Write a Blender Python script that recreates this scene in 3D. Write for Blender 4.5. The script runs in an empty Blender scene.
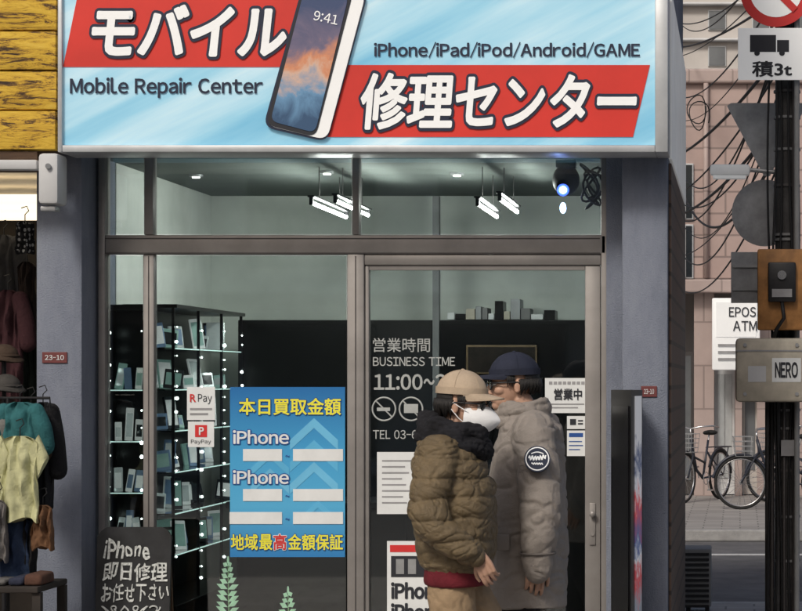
import bpy, bmesh, math, random
from mathutils import Vector, Matrix, noise
random.seed(7)
sc=bpy.context.scene; col=sc.collection
PI=math.pi
F=2100.;VX=740.;VY=380.;CH=1.6
def X(px,Y): return (px-VX)*Y/F
def H(py,Y): return CH+(VY-py)*Y/F
def P(px,py,Y): return Vector((X(px,Y),Y,H(py,Y)))
ORG={}
# ---------------------------------------------------------------- materials
def ramp(nt,fac,stops,interp='LINEAR'):
    r=nt.nodes.new('ShaderNodeValToRGB'); r.color_ramp.interpolation=interp
    e=r.color_ramp.elements
    while len(e)<len(stops): e.new(0.5)
    for i,(p,c) in enumerate(stops):
        e[i].position=p; e[i].color=(c[0],c[1],c[2],1)
    nt.links.new(fac,r.inputs[0]); return r.outputs[0]
def base(name):
    m=bpy.data.materials.new(name); m.use_nodes=True
    nt=m.node_tree; b=nt.nodes['Principled BSDF']
    return m,nt,b
def coords(nt,scale=(1,1,1),rot=(0,0,0)):
    tc=nt.nodes.new('ShaderNodeTexCoord'); src=tc.outputs['Object']
    if any(rot):
        m0=nt.nodes.new('ShaderNodeMapping'); m0.inputs['Rotation'].default_value=rot; nt.links.new(src,m0.inputs[0]); src=m0.outputs[0]
    mp=nt.nodes.new('ShaderNodeMapping'); mp.inputs['Scale'].default_value=scale
    nt.links.new(src,mp.inputs[0]); return mp.outputs[0]
def nz(nt,vec,scale,detail=6,rough=.6,dist=0):
    n=nt.nodes.new('ShaderNodeTexNoise'); n.inputs['Scale'].default_value=scale
    n.inputs['Detail'].default_value=detail; n.inputs['Roughness'].default_value=rough
    n.inputs['Distortion'].default_value=dist
    nt.links.new(vec,n.inputs['Vector']); return n.outputs['Fac']
def dobump(nt,b,h,strength,dist=.01):
    u=nt.nodes.new('ShaderNodeBump'); u.inputs['Strength'].default_value=strength
    u.inputs['Distance'].default_value=dist
    nt.links.new(h,u.inputs['Height']); nt.links.new(u.outputs[0],b.inputs['Normal'])
def sc3(c,k): return tuple(min(1,max(0,x*k)) for x in c)
def mat(name,c,rough=.6,var=.15,s=6.,bump=0.,bs=80.,metal=0.,emit=0.,stretch=(1,1,1),spec=.4,bstretch=(1,1,1)):
    m,nt,b=base(name)
    v=coords(nt,stretch)
    f=nz(nt,v,s)
    c_=ramp(nt,f,[(.3,sc3(c,1-var)),(.7,sc3(c,1+var))])
    nt.links.new(c_,b.inputs['Base Color'])
    b.inputs['Roughness'].default_value=rough; b.inputs['Metallic'].default_value=metal
    b.inputs['Specular IOR Level'].default_value=spec
    if bump: dobump(nt,b,nz(nt,coords(nt,bstretch),bs,4),bump)
    if emit:
        nt.links.new(c_,b.inputs['Emission Color']); b.inputs['Emission Strength'].default_value=emit
    return m
def glow(name,c,st):
    m,nt,b=base(name); b.inputs['Base Color'].default_value=(*c,1)
    b.inputs['Emission Color'].default_value=(*c,1); b.inputs['Emission Strength'].default_value=st
    return m
def glassmat(name,tint,k):
    m=bpy.data.materials.new(name); m.use_nodes=True; nt=m.node_tree; nt.nodes.clear()
    o=nt.nodes.new('ShaderNodeOutputMaterial'); mx=nt.nodes.new('ShaderNodeMixShader')
    t=nt.nodes.new('ShaderNodeBsdfTransparent'); t.inputs[0].default_value=(*tint,1)
    g=nt.nodes.new('ShaderNodeBsdfGlossy'); g.inputs['Roughness'].default_value=.03
    fr=nt.nodes.new('ShaderNodeFresnel'); fr.inputs[0].default_value=1.45
    mu=nt.nodes.new('ShaderNodeMath'); mu.operation='MULTIPLY'; mu.inputs[1].default_value=k
    nt.links.new(fr.outputs[0],mu.inputs[0]); nt.links.new(mu.outputs[0],mx.inputs[0])
    nt.links.new(t.outputs[0],mx.inputs[1]); nt.links.new(g.outputs[0],mx.inputs[2]); nt.links.new(mx.outputs[0],o.inputs[0])
    return m
def brickmat(name,c1,c2,mortar,w,h,ms=.01,xz=True,rough=.6,bump=.3):
    m,nt,b=base(name)
    tc=nt.nodes.new('ShaderNodeTexCoord'); sp=nt.nodes.new('ShaderNodeSeparateXYZ'); cb=nt.nodes.new('ShaderNodeCombineXYZ')
    nt.links.new(tc.outputs['Object'],sp.inputs[0])
    if xz:
        ad=nt.nodes.new('ShaderNodeMath'); nt.links.new(sp.outputs[0],ad.inputs[0]); nt.links.new(sp.outputs[1],ad.inputs[1])
        nt.links.new(ad.outputs[0],cb.inputs[0]); nt.links.new(sp.outputs[2],cb.inputs[1])
    else:
        nt.links.new(sp.outputs[0],cb.inputs[0]); nt.links.new(sp.outputs[1],cb.inputs[1])
    br=nt.nodes.new('ShaderNodeTexBrick'); br.inputs['Scale'].default_value=1
    br.inputs['Color1'].default_value=(*c1,1); br.inputs['Color2'].default_value=(*c2,1); br.inputs['Mortar'].default_value=(*mortar,1)
    br.inputs['Brick Width'].default_value=w; br.inputs['Row Height'].default_value=h; br.inputs['Mortar Size'].default_value=ms
    nt.links.new(cb.outputs[0],br.inputs['Vector'])
    mx=nt.nodes.new('ShaderNodeMixRGB'); mx.blend_type='MULTIPLY'; mx.inputs[0].default_value=.6
    g=ramp(nt,nz(nt,coords(nt),1.2),[(.3,(.7,.7,.7)),(.7,(1.1,1.1,1.1))])
    nt.links.new(br.outputs[0],mx.inputs[1]); nt.links.new(g,mx.inputs[2])
    nt.links.new(mx.outputs[0],b.inputs['Base Color']); b.inputs['Roughness'].default_value=rough
    return m
M={}
m,nt,b=base('stucco'); v=coords(nt)
c_=ramp(nt,nz(nt,coords(nt,(1,1,.3)),4.5,10,.72),[(.22,(.15,.17,.22)),(.5,(.235,.262,.33)),(.62,(.265,.295,.36)),(.8,(.36,.385,.44))])
nt.links.new(c_,b.inputs['Base Color']); b.inputs['Roughness'].default_value=.85; dobump(nt,b,nz(nt,v,110,6,.75),1.,.01); M['stucco']=m
m,nt,b=base('yellow_paint')
f=nz(nt,coords(nt,(1.3,1,8)),3.6,12,.8,.7)
c_=ramp(nt,f,[(.38,(.03,.017,.009)),(.445,(.14,.07,.02)),(.475,(.56,.33,.03)),(.56,(.72,.47,.05)),(.75,(.78,.56,.11))])
nt.links.new(c_,b.inputs['Base Color']); b.inputs['Roughness'].default_value=.75; dobump(nt,b,f,.6); M['yellow']=m
m,nt,b=base('sign_face')
f=nz(nt,coords(nt,(.22,1,2.2),(0,math.radians(27),0)),1.7,5,.55,.15)
c_=ramp(nt,f,[(.28,(.15,.45,.67)),(.46,(.3,.6,.77)),(.58,(.48,.72,.84)),(.72,(.74,.86,.91))])
nt.links.new(c_,b.inputs['Base Color']); nt.links.new(c_,b.inputs['Emission Color']); b.inputs['Emission Strength'].default_value=.2
b.inputs['Roughness'].default_value=.3; M['signface']=m
m,nt,b=base('phone_picture')
tc=nt.nodes.new('ShaderNodeTexCoord'); sp=nt.nodes.new('ShaderNodeSeparateXYZ'); nt.links.new(tc.outputs['Generated'],sp.inputs[0])
a1=nt.nodes.new('ShaderNodeMath'); a1.operation='MULTIPLY_ADD'; a1.inputs[1].default_value=.75
nt.links.new(nz(nt,coords(nt,(1,1,1)),5,6,.6,.8),a1.inputs[0]); nt.links.new(sp.outputs[2],a1.inputs[2])
s1=nt.nodes.new('ShaderNodeMath'); s1.operation='SUBTRACT'; s1.inputs[1].default_value=.35; nt.links.new(a1.outputs[0],s1.inputs[0])
c_=ramp(nt,s1.outputs[0],[(.08,(.02,.06,.13)),(.3,(.1,.22,.36)),(.45,(.5,.33,.25)),(.55,(.5,.2,.1)),(.72,(.12,.1,.16)),(.95,(.03,.05,.12))])
nt.links.new(c_,b.inputs['Base Color']); nt.links.new(c_,b.inputs['Emission Color']); b.inputs['Emission Strength'].default_value=.3; M['phonepic']=m
m,nt,b=base('poster_blue')
tc=nt.nodes.new('ShaderNodeTexCoord'); sp=nt.nodes.new('ShaderNodeSeparateXYZ'); nt.links.new(tc.outputs['Generated'],sp.inputs[0])
c_=ramp(nt,sp.outputs[2],[(0,(.03,.2,.48)),(.3,(.09,.4,.66)),(.6,(.06,.34,.62)),(1,(.02,.15,.4))])
nt.links.new(c_,b.inputs['Base Color']); nt.links.new(c_,b.inputs['Emission Color']); b.inputs['Emission Strength'].default_value=.03; b.inputs['Roughness'].default_value=.35; M['poster']=m
m,nt,b=base('screen_picture')
tc=nt.nodes.new('ShaderNodeTexCoord'); sp=nt.nodes.new('ShaderNodeSeparateXYZ'); nt.links.new(tc.outputs['Generated'],sp.inputs[0])
a1=nt.nodes.new('ShaderNodeMath'); a1.operation='MULTIPLY_ADD'; a1.inputs[1].default_value=.35
nt.links.new(nz(nt,coords(nt),16,5),a1.inputs[0]); nt.links.new(sp.outputs[2],a1.inputs[2])
c_=ramp(nt,a1.outputs[0],[(0,(.02,.02,.03)),(.3,(.2,.22,.26)),(.42,(.42,.04,.05)),(.5,(.5,.5,.52)),(.58,(.05,.09,.22)),(.72,(.5,.07,.08)),(.8,(.55,.55,.58)),(.9,(.06,.08,.16)),(1,(.5,.5,.52))])
nt.links.new(c_,b.inputs['Base Color']); nt.links.new(c_,b.inputs['Emission Color']); b.inputs['Emission Strength'].default_value=.4; M['screen']=m
m,nt,b=base('dotted_cloth')
vo=nt.nodes.new('ShaderNodeTexVoronoi'); vo.inputs['Scale'].default_value=34; vo.inputs['Randomness'].default_value=.35; nt.links.new(coords(nt),vo.inputs['Vector'])
c_=ramp(nt,vo.outputs['Distance'],[(.3,(.6,.6,.58)),(.36,(.015,.015,.016))]); nt.links.new(c_,b.inputs['Base Color']); b.inputs['Roughness'].default_value=.9; M['dots']=m
M['pink']=brickmat('pink_tile',(.4,.295,.27),(.46,.345,.315),(.25,.19,.175),.6,.3,.014)
M['pinkplain']=brickmat('pink_column_tile',(.4,.315,.29),(.45,.355,.33),(.28,.22,.205),.6,.6,.012)
M['paving']=brickmat('paving',(.27,.255,.245),(.33,.315,.3),(.15,.145,.14),.4,.2,.008,False,.85)
M['cladding']=brickmat('brown_cladding',(.075,.045,.035),(.09,.055,.04),(.02,.013,.01),4,.12,.012)
M['asphalt']=mat('asphalt',(.11,.108,.112),.9,.25,3,.4,150)
M['white_line']=mat('road_paint',(.5,.5,.5),.8,.2,20)
M['kerb']=mat('kerb_concrete',(.3,.295,.29),.85,.2,8,.3,90)
M['alu']=mat('grey_aluminium',(.26,.245,.235),.42,.14,5,0,80,.25)
M['alu_dark']=mat('dark_aluminium',(.07,.065,.065),.45,.15,5,0,80,.3)
M['steel']=mat('grey_steel',(.36,.37,.38),.45,.15,12,0,80,.5)
M['signframe']=mat('sign_frame',(.5,.52,.54),.4,.12,6,0,80,.3)
M['lightgrey']=mat('light_grey_panel',(.55,.56,.57),.6,.12,3)
M['sidewhite']=mat('white_side_panel',(.74,.75,.75),.5,.08,3,0,80,0,.12)  # faint glow added to whiten the shaded side panel, treated as lit sign
M['signback']=mat('sign_back',(.36,.37,.385),.7,.3,7,.2,40)
M['postgrey']=mat('post_grey',(.2,.205,.21),.6,.2,5)
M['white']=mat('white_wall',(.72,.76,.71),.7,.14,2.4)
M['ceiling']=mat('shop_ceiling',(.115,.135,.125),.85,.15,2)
M['floor']=mat('shop_floor',(.16,.15,.145),.4,.2,4)
M['black']=mat('black_panel',(.005,.005,.006),.3,.3,5)
M['blackplastic']=mat('black_plastic',(.014,.014,.016),.45,.3,20)
M['white_paper']=mat('white_paper',(.7,.72,.72),.6,.08,6,0,80,0,.03)
M['ink']=mat('ink_dark',(.02,.022,.03),.6,.1)
M['greyink']=mat('ink_grey',(.3,.3,.31),.6,.2)
M['navy']=mat('navy_ink',(.012,.02,.05),.5,.1)
M['red']=mat('sign_red',(.58,.035,.025),.4,.1,3,0,80,0,.14)
M['signwhite']=mat('sign_white',(.82,.83,.83),.4,.03,3,0,80,0,.18)  # glow of the lit sign; also whitens road signs that have no lamp
M['yellowink']=mat('yellow_ink',(.75,.7,.05),.5,.05,3,0,80,0,.1)
M['redink']=mat('red_ink',(.58,.03,.03),.5,.1,6,0,80,0,.05)
M['blueink']=mat('blue_ink',(.02,.08,.3),.5,.1)
M['arrow']=mat('arrow_blue',(.1,.42,.68),.5,.1,3,0,80,0,.03)
M['arrow2']=mat('arrow_pale_blue',(.14,.46,.7),.5,.1,3,0,80,0,.03)
M['decal']=mat('window_lettering',(.4,.42,.41),.7,.14,8,0,80,0,.02)
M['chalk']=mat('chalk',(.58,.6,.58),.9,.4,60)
M['board']=mat('chalkboard',(.014,.015,.017),.6,.6,9)
M['leaf']=mat('fern_leaf',(.5,.74,.52),.5,.2,12,0,80,0,.6)  # glow added to lift the fronds out of the dark interior
M['stem']=mat('fern_stem',(.3,.48,.25),.6,.15,6,0,80,0,.3)  # stem gets the same added glow as the leaves
M['pot']=mat('pot',(.3,.12,.07),.8,.2)
M['tube']=glow('lit_tube',(1,1,.97),88)
M['spot']=glow('lit_spot',(1,.97,.9),6)
M['led']=glow('led_white',(.88,1,.97),9)
M['strip']=glow('lit_shelf_edge',(.7,.95,.9),.7)  # glint on the glass shelf edges, put in as a dim glow
M['blueled']=glow('led_blue',(.3,.45,1),22)
M['warm']=glow('warm_panel',(1,.85,.62),1.5)
M['glass']=glassmat('window_glass',(.91,.95,.93),3.5)
M['shelfglass']=glassmat('shelf_glass',(.82,.9,.88),3.)
M['lensglass']=glassmat('spectacle_glass',(.7,.72,.73),2.)
M['brownwood']=mat('brown_wood',(.09,.05,.028),.6,.3,6,.2,60,0,0,(1,1,6))
M['plaqueframe']=mat('plaque_frame',(.2,.14,.08),.45,.2,9)
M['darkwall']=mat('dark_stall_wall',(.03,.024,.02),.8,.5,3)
M['picture']=mat('dark_picture',(.018,.013,.01),.4,.6,14)
M['curtain']=mat('dark_curtain',(.0045,.0045,.005),.45,.4,3)
M['redplate']=mat('number_plate',(.15,.04,.04),.5,.2)
M['orange']=mat('orange_box',(.36,.17,.055),.55,.4,9)
M['cream']=mat('cream_box',(.48,.44,.36),.55,.25,6)
M['pole']=mat('dark_pole',(.035,.034,.035),.6,.5,9,.3,40)
M['cable']=mat('cable_black',(.012,.012,.013),.6)
M['pale']=mat('pale_facade',(.5,.47,.445),.8,.14,.8)
M['darkwin']=mat('dark_window',(.025,.03,.035),.12,.3,3)
M['greywin']=mat('grey_window',(.14,.15,.16),.2,.3,1)
M['rubber']=mat('tyre_rubber',(.015,.015,.015),.8)
M['bikeframe']=mat('bike_frame',(.03,.035,.05),.35,.2)
M['chrome']=mat('chrome',(.55,.55,.56),.25,.05,5,0,80,.9)
M['ac']=mat('unit_casing',(.2,.2,.2),.6,.15)
M['skin']=mat('skin',(.48,.29,.205),.5,.12,14,.08,200)
M['hair']=mat('hair',(.014,.012,.011),.5,.3,60,.5,180,0,0,(1,1,1),.4,(4,4,.4))
M['lens']=mat('dark_lens',(.012,.012,.014),.12)
M['eye']=mat('eye_white',(.7,.68,.66),.3,.02); M['iris']=mat('iris',(.03,.018,.01),.2)
M['lip']=mat('lips',(.36,.15,.12),.45)
def fabric(name,c,var=.18,rough=.8,bump=.35,bs=24,s=9,spec=.3):
    m,nt,b=base(name); v=coords(nt)
    f=nz(nt,v,s,8,.7)
    c_=ramp(nt,f,[(.3,sc3(c,1-var)),(.7,sc3(c,1+var))]); nt.links.new(c_,b.inputs['Base Color'])
    b.inputs['Roughness'].default_value=rough; b.inputs['Specular IOR Level'].default_value=spec
    ad=nt.nodes.new('ShaderNodeMath'); ad.operation='MULTIPLY_ADD'; ad.inputs[1].default_value=.25
    nt.links.new(nz(nt,v,420,2),ad.inputs[0]); nt.links.new(nz(nt,v,bs,6,.6,.6),ad.inputs[2])
    dobump(nt,b,ad.outputs[0],bump,.012); return m
M['puffer']=fabric('olive_padding',(.16,.116,.06),.26,.38,1.,26,9,.5)
M['coat']=fabric('taupe_coat',(.285,.253,.226),.12,.6,.8,17,5)
M['coatseam']=fabric('taupe_coat_seam',(.14,.125,.115),.1,.7,.3,30)
M['capbeige']=fabric('beige_cap',(.45,.355,.26),.15,.85,.3,60)
M['capnavy']=fabric('navy_cap',(.02,.024,.042),.25,.85,.2,90)
M['scarf']=fabric('black_scarf',(.014,.014,.017),.5,.95,.5,40)
M['tan']=fabric('tan_trousers',(.34,.24,.145),.15,.85,.45,18)
M['darktrouser']=fabric('dark_trousers',(.025,.025,.03),.3,.85,.3,18)
M['burgundy']=fabric('burgundy_knit',(.13,.014,.022),.25,.9,.4,60)
M['maskw']=fabric('white_mask',(.8,.81,.82),.05,.8,.25,40)
M['shoe']=mat('shoe',(.05,.045,.04),.6,.2)
# ---------------------------------------------------------------- mesh builder
class MB:
    def __init__(s): s.v=[]; s.f=[]
    def add(s,vs,fs):
        n=len(s.v); s.v+=[Vector(v) for v in vs]; s.f+=[tuple(i+n for i in f) for f in fs]; return s
    def box(s,x0,x1,y0,y1,z0,z1,bv=0):
        x0,x1=min(x0,x1),max(x0,x1); y0,y1=min(y0,y1),max(y0,y1); z0,z1=min(z0,z1),max(z0,z1)
        vs=[(x0,y0,z0),(x1,y0,z0),(x1,y1,z0),(x0,y1,z0),(x0,y0,z1),(x1,y0,z1),(x1,y1,z1),(x0,y1,z1)]
        fs=[(3,2,1,0),(4,5,6,7),(0,1,5,4),(1,2,6,5),(2,3,7,6),(3,0,4,7)]
        if not bv: return s.add(vs,fs)
        bm=bmesh.new(); bvs=[bm.verts.new(v) for v in vs]
        for f in fs: bm.faces.new([bvs[i] for i in f])
        bmesh.ops.bevel(bm,geom=bm.edges[:],offset=bv,segments=2,affect='EDGES',profile=.5)
        bm.verts.index_update()
        s.add([v.co.copy() for v in bm.verts],[[v.index for v in f.verts] for f in bm.faces]); bm.free(); return s
    def rect(s,p0,p1,q0,q1,Y,d=.01,bv=0):
        return s.box(X(p0,Y),X(p1,Y),Y,Y+d,H(q1,Y),H(q0,Y),bv)
    def rings(s,rs,cap=True,closed=True):
        n=len(rs[0]); vs=[p for r in rs for p in r]; fs=[]
        for i in range(len(rs)-1):
            for j in range(n if closed else n-1):
                k=(j+1)%n; fs.append((i*n+j,i*n+k,(i+1)*n+k,(i+1)*n+j))
        if cap: fs.append(tuple(reversed(range(n)))); fs.append(tuple(range((len(rs)-1)*n,len(rs)*n)))
        return s.add(vs,fs)
    def tube(s,pts,r,n=8,cap=True):
        pts=[Vector(p) for p in pts]; R=r if isinstance(r,(list,tuple)) else [r]*len(pts)
        rs=[]; prev=None
        for i,p in enumerate(pts):
            t=(pts[min(i+1,len(pts)-1)]-pts[max(i-1,0)])
            if t.length<1e-9: t=Vector((0,0,1))
            t.normalize()
            if prev is None:
                a=Vector((0,0,1)) if abs(t.z)<.9 else Vector((1,0,0))
                u=(a-t*a.dot(t)).normalized()
            else:
                u=(prev-t*prev.dot(t)).normalized()
            prev=u; w=t.cross(u)
            rs.append([p+u*R[i]*math.cos(2*PI*k/n)+w*R[i]*math.sin(2*PI*k/n) for k in range(n)])
        return s.rings(rs,cap)
    def limb(s,pts,rad,n=18,steps=12):
        pts=[Vector(p) for p in pts]; P_=[];R_=[]
        for i in range(len(pts)-1):
            a=pts[max(i-1,0)];b_=pts[i];c=pts[i+1];d=pts[min(i+2,len(pts)-1)]
            for k in range(steps):
                t=k/steps
                P_.append(.5*((2*b_)+(c-a)*t+(2*a-5*b_+4*c-d)*t*t+(3*b_-a-3*c+d)*t**3)); 
                tt=t*t*(3-2*t); R_.append(rad[i]*(1-tt)+rad[i+1]*tt)
        P_.append(pts[-1]); R_.append(rad[-1])
        s.tube(P_,R_,n)
        s.ell(P_[0],(R_[0],)*3,10,8); s.ell(P_[-1],(R_[-1],)*3,10,8); return s
    def ell(s,c,r,n=20,m=14,rot=None,cond=None):
        c=Vector(c); vs=[];fs=[]
        for i in range(m+1):
            a=PI*i/m
            for j in range(n):
                b_=2*PI*j/n
                v=Vector((r[0]*math.sin(a)*math.cos(b_),r[1]*math.sin(a)*math.sin(b_),r[2]*math.cos(a)))
                if rot is not None: v=rot@v
                vs.append(c+v)
        for i in range(m):
            for j in range(n):
                k=(j+1)%n
                if i==0: f=(j,n+j,n+k)
                elif i==m-1: f=(i*n+j,(i+1)*n+j,i*n+k)
                else: f=(i*n+j,(i+1)*n+j,(i+1)*n+k,i*n+k)
                if cond:
                    cc=sum((vs[q] for q in f),Vector())/len(f)
                    if not cond(cc-c): continue
                fs.append(f)
        if cond:
            used=sorted({q for f in fs for q in f}); mp={q:i for i,q in enumerate(used)}
            return s.add([vs[q] for q in used],[tuple(mp[q] for q in f) for f in fs])
        return s.add(vs,fs)
    def prism(s,poly,O,u,v,d):
        O=Vector(O);u=Vector(u);v=Vector(v);w=-(u.cross(v)).normalized()*d
        f=[O+u*a+v*b_ for a,b_ in poly]; n=len(f)
        vs=f+[p+w for p in f]
        fs=[tuple(range(n)),tuple(reversed(range(n,2*n)))]+[(i,n+i,n+(i+1)%n,(i+1)%n) for i in range(n)]
        return s.add(vs,fs)
    def pxpoly(s,pts,Y,d):
        return s.prism([(X(a,Y),H(b_,Y)) for a,b_ in pts][::-1],(0,Y,0),(1,0,0),(0,0,1),d)
    def disc(s,c,r,axis,d,n=32):
        axis=Vector(axis).normalized(); c=Vector(c)
        return s.tube([c,c+axis*d],r,n)
    def torus(s,c,R,r,n=40,m=8,axis='y',a0=0,a1=2*PI):
        c=Vector(c); rs=[]; full=abs(a1-a0-2*PI)<1e-6
        for i in range(n+(0 if full else 1)):
            a=a0+(a1-a0)*i/n; ring=[]
            for j in range(m):
                b_=2*PI*j/m; q=R+r*math.cos(b_); h=r*math.sin(b_)
                if axis=='y': p=Vector((q*math.cos(a),h,q*math.sin(a)))
                elif axis=='z': p=Vector((q*math.cos(a),q*math.sin(a),h))
                else: p=Vector((h,q*math.cos(a),q*math.sin(a)))
                ring.append(c+p)
            rs.append(ring)
        if full: rs.append(rs[0])
        return s.rings(rs,not full)
    def xf(s,Mx): s.v=[Mx@v for v in s.v]; return s
    def build(s,name,m,parent=None,smooth=None,label=None,recalc=True):
        if parent: bs=ORG[parent.name]
        else:
            lo=Vector([min(v[i] for v in s.v) for i in range(3)]); hi=Vector([max(v[i] for v in s.v) for i in range(3)])
            bs=Vector(((lo.x+hi.x)/2,(lo.y+hi.y)/2,lo.z))
        me=bpy.data.meshes.new(name); me.from_pydata([v-bs for v in s.v],[],s.f); 
        if recalc:
            bm=bmesh.new(); bm.from_mesh(me); bmesh.ops.remove_doubles(bm,verts=bm.verts,dist=1e-6); bmesh.ops.recalc_face_normals(bm,faces=bm.faces); bm.to_mesh(me); bm.free()
        me.materials.append(m)
        if smooth:
            me.polygons.foreach_set('use_smooth',[True]*len(me.polygons))
            if smooth is not True: me.set_sharp_from_angle(angle=math.radians(smooth))
        o=bpy.data.objects.new(name,me); col.objects.link(o)
        if parent: o.parent=parent
        else: o.location=bs
        if label: o['label']=label
        ORG[o.name]=bs; return o
def tag(o,label,cat,group=None,kind=None):
    o['label']=label; o['category']=cat
    if group: o['group']=group
    if kind: o['kind']=kind
    return o
def struct(o): o['kind']='structure'; return o
def thing(name,label,cat,loc,group=None):
    o=bpy.data.objects.new(name,None); col.objects.link(o); o.location=loc; o.empty_display_size=.1
    ORG[o.name]=Vector(loc); return tag(o,label,cat,group)
def copy_tree(o,parent=None):
    c=o.copy(); col.objects.link(c)
    if parent: c.parent=parent
    for ch in o.children: copy_tree(ch,c)
    return c
# ---------------------------------------------------------------- lettering
def raw(s,shear=0):
    cu=bpy.data.curves.new('t','FONT'); cu.body=s; cu.size=1; cu.resolution_u=3; cu.shear=shear
    ob=bpy.data.objects.new('t',cu); col.objects.link(ob); bpy.context.view_layer.update()
    me=bpy.data.meshes.new_from_object(ob.evaluated_get(bpy.context.evaluated_depsgraph_get()))
    vs=[v.co.copy() for v in me.vertices]; fs=[tuple(p.vertices) for p in me.polygons]
    bpy.data.objects.remove(ob); bpy.data.curves.remove(cu); bpy.data.meshes.remove(me)
    for v in vs: v.z=0
    return vs,fs
GL={}
def latin(s):      # plain sans letters set one by one, tightly spaced
    V=[];Fc=[];x=0
    for ch in s:
        if ch==' ': x+=.26; continue
        if ch not in GL: GL[ch]=raw(chr(ord(ch)+0xFEE0))
        vs,fs=GL[ch]
        if not vs: return raw(s)
        a=min(p.x for p in vs); b_=max(p.x for p in vs); kx=.8
        if ch=='/': kx=.36
        elif ch in '-~': kx=.5
        n=len(V); V+=[Vector((x+(p.x-a)*kx,p.y,0)) for p in vs]; Fc+=[tuple(i+n for i in f) for f in fs]
        x+=(b_-a)*kx+(.035 if ch=='/' else .08)
    return V,Fc
def tmesh(s,bold,shear=0,wob=0):
    vs,fs=latin(s) if (s.isascii() and not wob and len(s)>1) else raw(s,shear)
    if wob:
        for v in vs:
            q=Vector((v.x*1.7,v.y*2.1,len(s)*1.3)); d=noise.noise_vector(q)*wob+noise.noise_vector(q*3.1)*wob*.4
            v.x+=d.x+.06*v.y; v.y+=d.y*1.2
    if bold:
        cnt={}
        for f in fs:
            for i in range(len(f)):
                e=(f[i],f[(i+1)%len(f)]); k=tuple(sorted(e)); cnt[k]=cnt.get(k,0)+1
        ed=[k for k,c in cnt.items() if c==1]; q=0; done=set()
        for a,b_ in ed:
            A=vs[a];B=vs[b_]; d=B-A
            if d.length<1e-7: continue
            d.normalize(); n=Vector((-d.y,d.x,0))*bold; z=Vector((0,0,1.4e-5*(1+q%29))); q+=1; k=len(vs)
            vs+=[A-n+z,B-n+z,B+n+z,A+n+z]; fs.append((k,k+1,k+2,k+3))
            for w in (a,b_):
                if w in done: continue
                done.add(w); z=Vector((0,0,1.4e-5*(31+q%31))); q+=1; k=len(vs)
                vs+=[vs[w].xy.to_3d()+Vector((bold*math.cos(2*PI*j/10),bold*math.sin(2*PI*j/10),0))+z for j in range(10)]; fs.append(tuple(range(k,k+10)))
    return vs,fs
def text3(s,O,u,v,w,h,m,parent,off=0,outline=None,om=None,shear=0,name='lettering',lift=.002,wob=0):
    O=Vector(O);u=Vector(u).normalized();v=Vector(v).normalized();nrm=u.cross(v)
    vs,fs=tmesh(s,off,shear,wob)
    if not vs: return None
    x0=min(p.x for p in vs);x1=max(p.x for p in vs);y0=min(p.y for p in vs);y1=max(p.y for p in vs)
    kx=w/(x1-x0);ky=h/(y1-y0)
    if outline:
        v2,f2=tmesh(s,off+outline,shear,wob)
        MB().add([O+u*(p.x-x0)*kx+v*(p.y-y0)*ky+nrm*(lift*.5+p.z) for p in v2],f2).build(name+'_outline',om,parent,recalc=False)
    return MB().add([O+u*(p.x-x0)*kx+v*(p.y-y0)*ky+nrm*(lift+p.z) for p in vs],fs).build(name,m,parent,recalc=False)
def txt(s,p0,p1,q0,q1,Y,m,parent,**k):
    O=P(p0,q1,Y); return text3(s,O,(1,0,0),(0,0,1),X(p1,Y)-X(p0,Y),H(q0,Y)-H(q1,Y),m,parent,**k)
# ================================================================ setting
struct(MB().box(-80,80,-60,160,-.4,-.12).build('road',M['asphalt']))
mb=MB().box(-14,7,5.5,15.0,-.118,0); struct(mb.build('pavement',M['paving']))
mb=MB().box(-14,14,22.5,60,-.118,0); struct(mb.build('pavement_far',M['paving']))
mb=MB().box(-14,7,15.002,15.15,-.118,.004,.015); struct(mb.build('kerb_near',M['kerb']))
mb=MB().box(-14,14,22.35,22.498,-.118,.004,.015); struct(mb.build('kerb_far',M['kerb']))
mb=MB().box(-14,14,20.6,20.75,-.12,-.116); struct(mb.build('road_marking',M['white_line']))
ob_=thing('opposite_building','low pale building with dark windows on the far side of the road','building',(-4,-17,0))
MB().box(-20,12,-20,-15,-.1,8.5).build('wall',M['pale'],ob_)
for k in range(9):
    for z0,z1 in ((.2,2.6),(3.6,5.2),(6.1,7.7)):
        xx=-19+3.4*k; w_=MB().box(xx,xx+2.3,-15,-14.93,z0,z1,.01).build('window',M['alu_dark'],ob_); MB().box(xx+.1,xx+2.2,-14.93,-14.92,z0+.1,z1-.1).build('pane',M['darkwin'],w_)
MB().box(-20,12,-15,-13.6,2.9,3.1,.02).build('canopy',M['brownwood'],ob_)
# ================================================================ shop building
YF=11.0; YG=11.27; YS=10.72; YB=13.7
XL=X(36,YF); XLi=X(82,YF); XR=X(668,YF); XRi=X(622,YF); OH=2.84
shop=thing('shop_building','blue grey stucco shop with wide glazed front under the blue and red sign','building',((XL+XR)/2,12.4,0))
mb=MB().box(XL,XLi,YF,11.6,0,OH,.012); mb.box(XL,XLi-.05,11.6,14.0,0,5.2); mb.build('left_wall',M['stucco'],shop,30)
mb=MB().box(XRi,XR,YF,13.9,0,OH,.012); mb.build('right_wall',M['stucco'],shop,30)
MB().box(X(607,YG),XRi,YG-.06,YG+.2,0,OH).build('jamb',M['stucco'],shop)
MB().box(XL,XR,YF,13.9,OH+.002,5.2,.01).build('upper_wall',M['stucco'],shop,30)
MB().box(XL-.1,XR+.1,YF-.1,14.1,5.2,5.35,.02).build('roof',M['kerb'],shop,30)
MB().box(XR+.002,XR+.016,11.05,13.88,.02,2.74).build('cladding',M['cladding'],shop)
MB().box(XR+.002,XR+.02,11.03,13.88,2.76,3.64,.004).build('side_panel',M['sidewhite'],shop)
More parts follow.
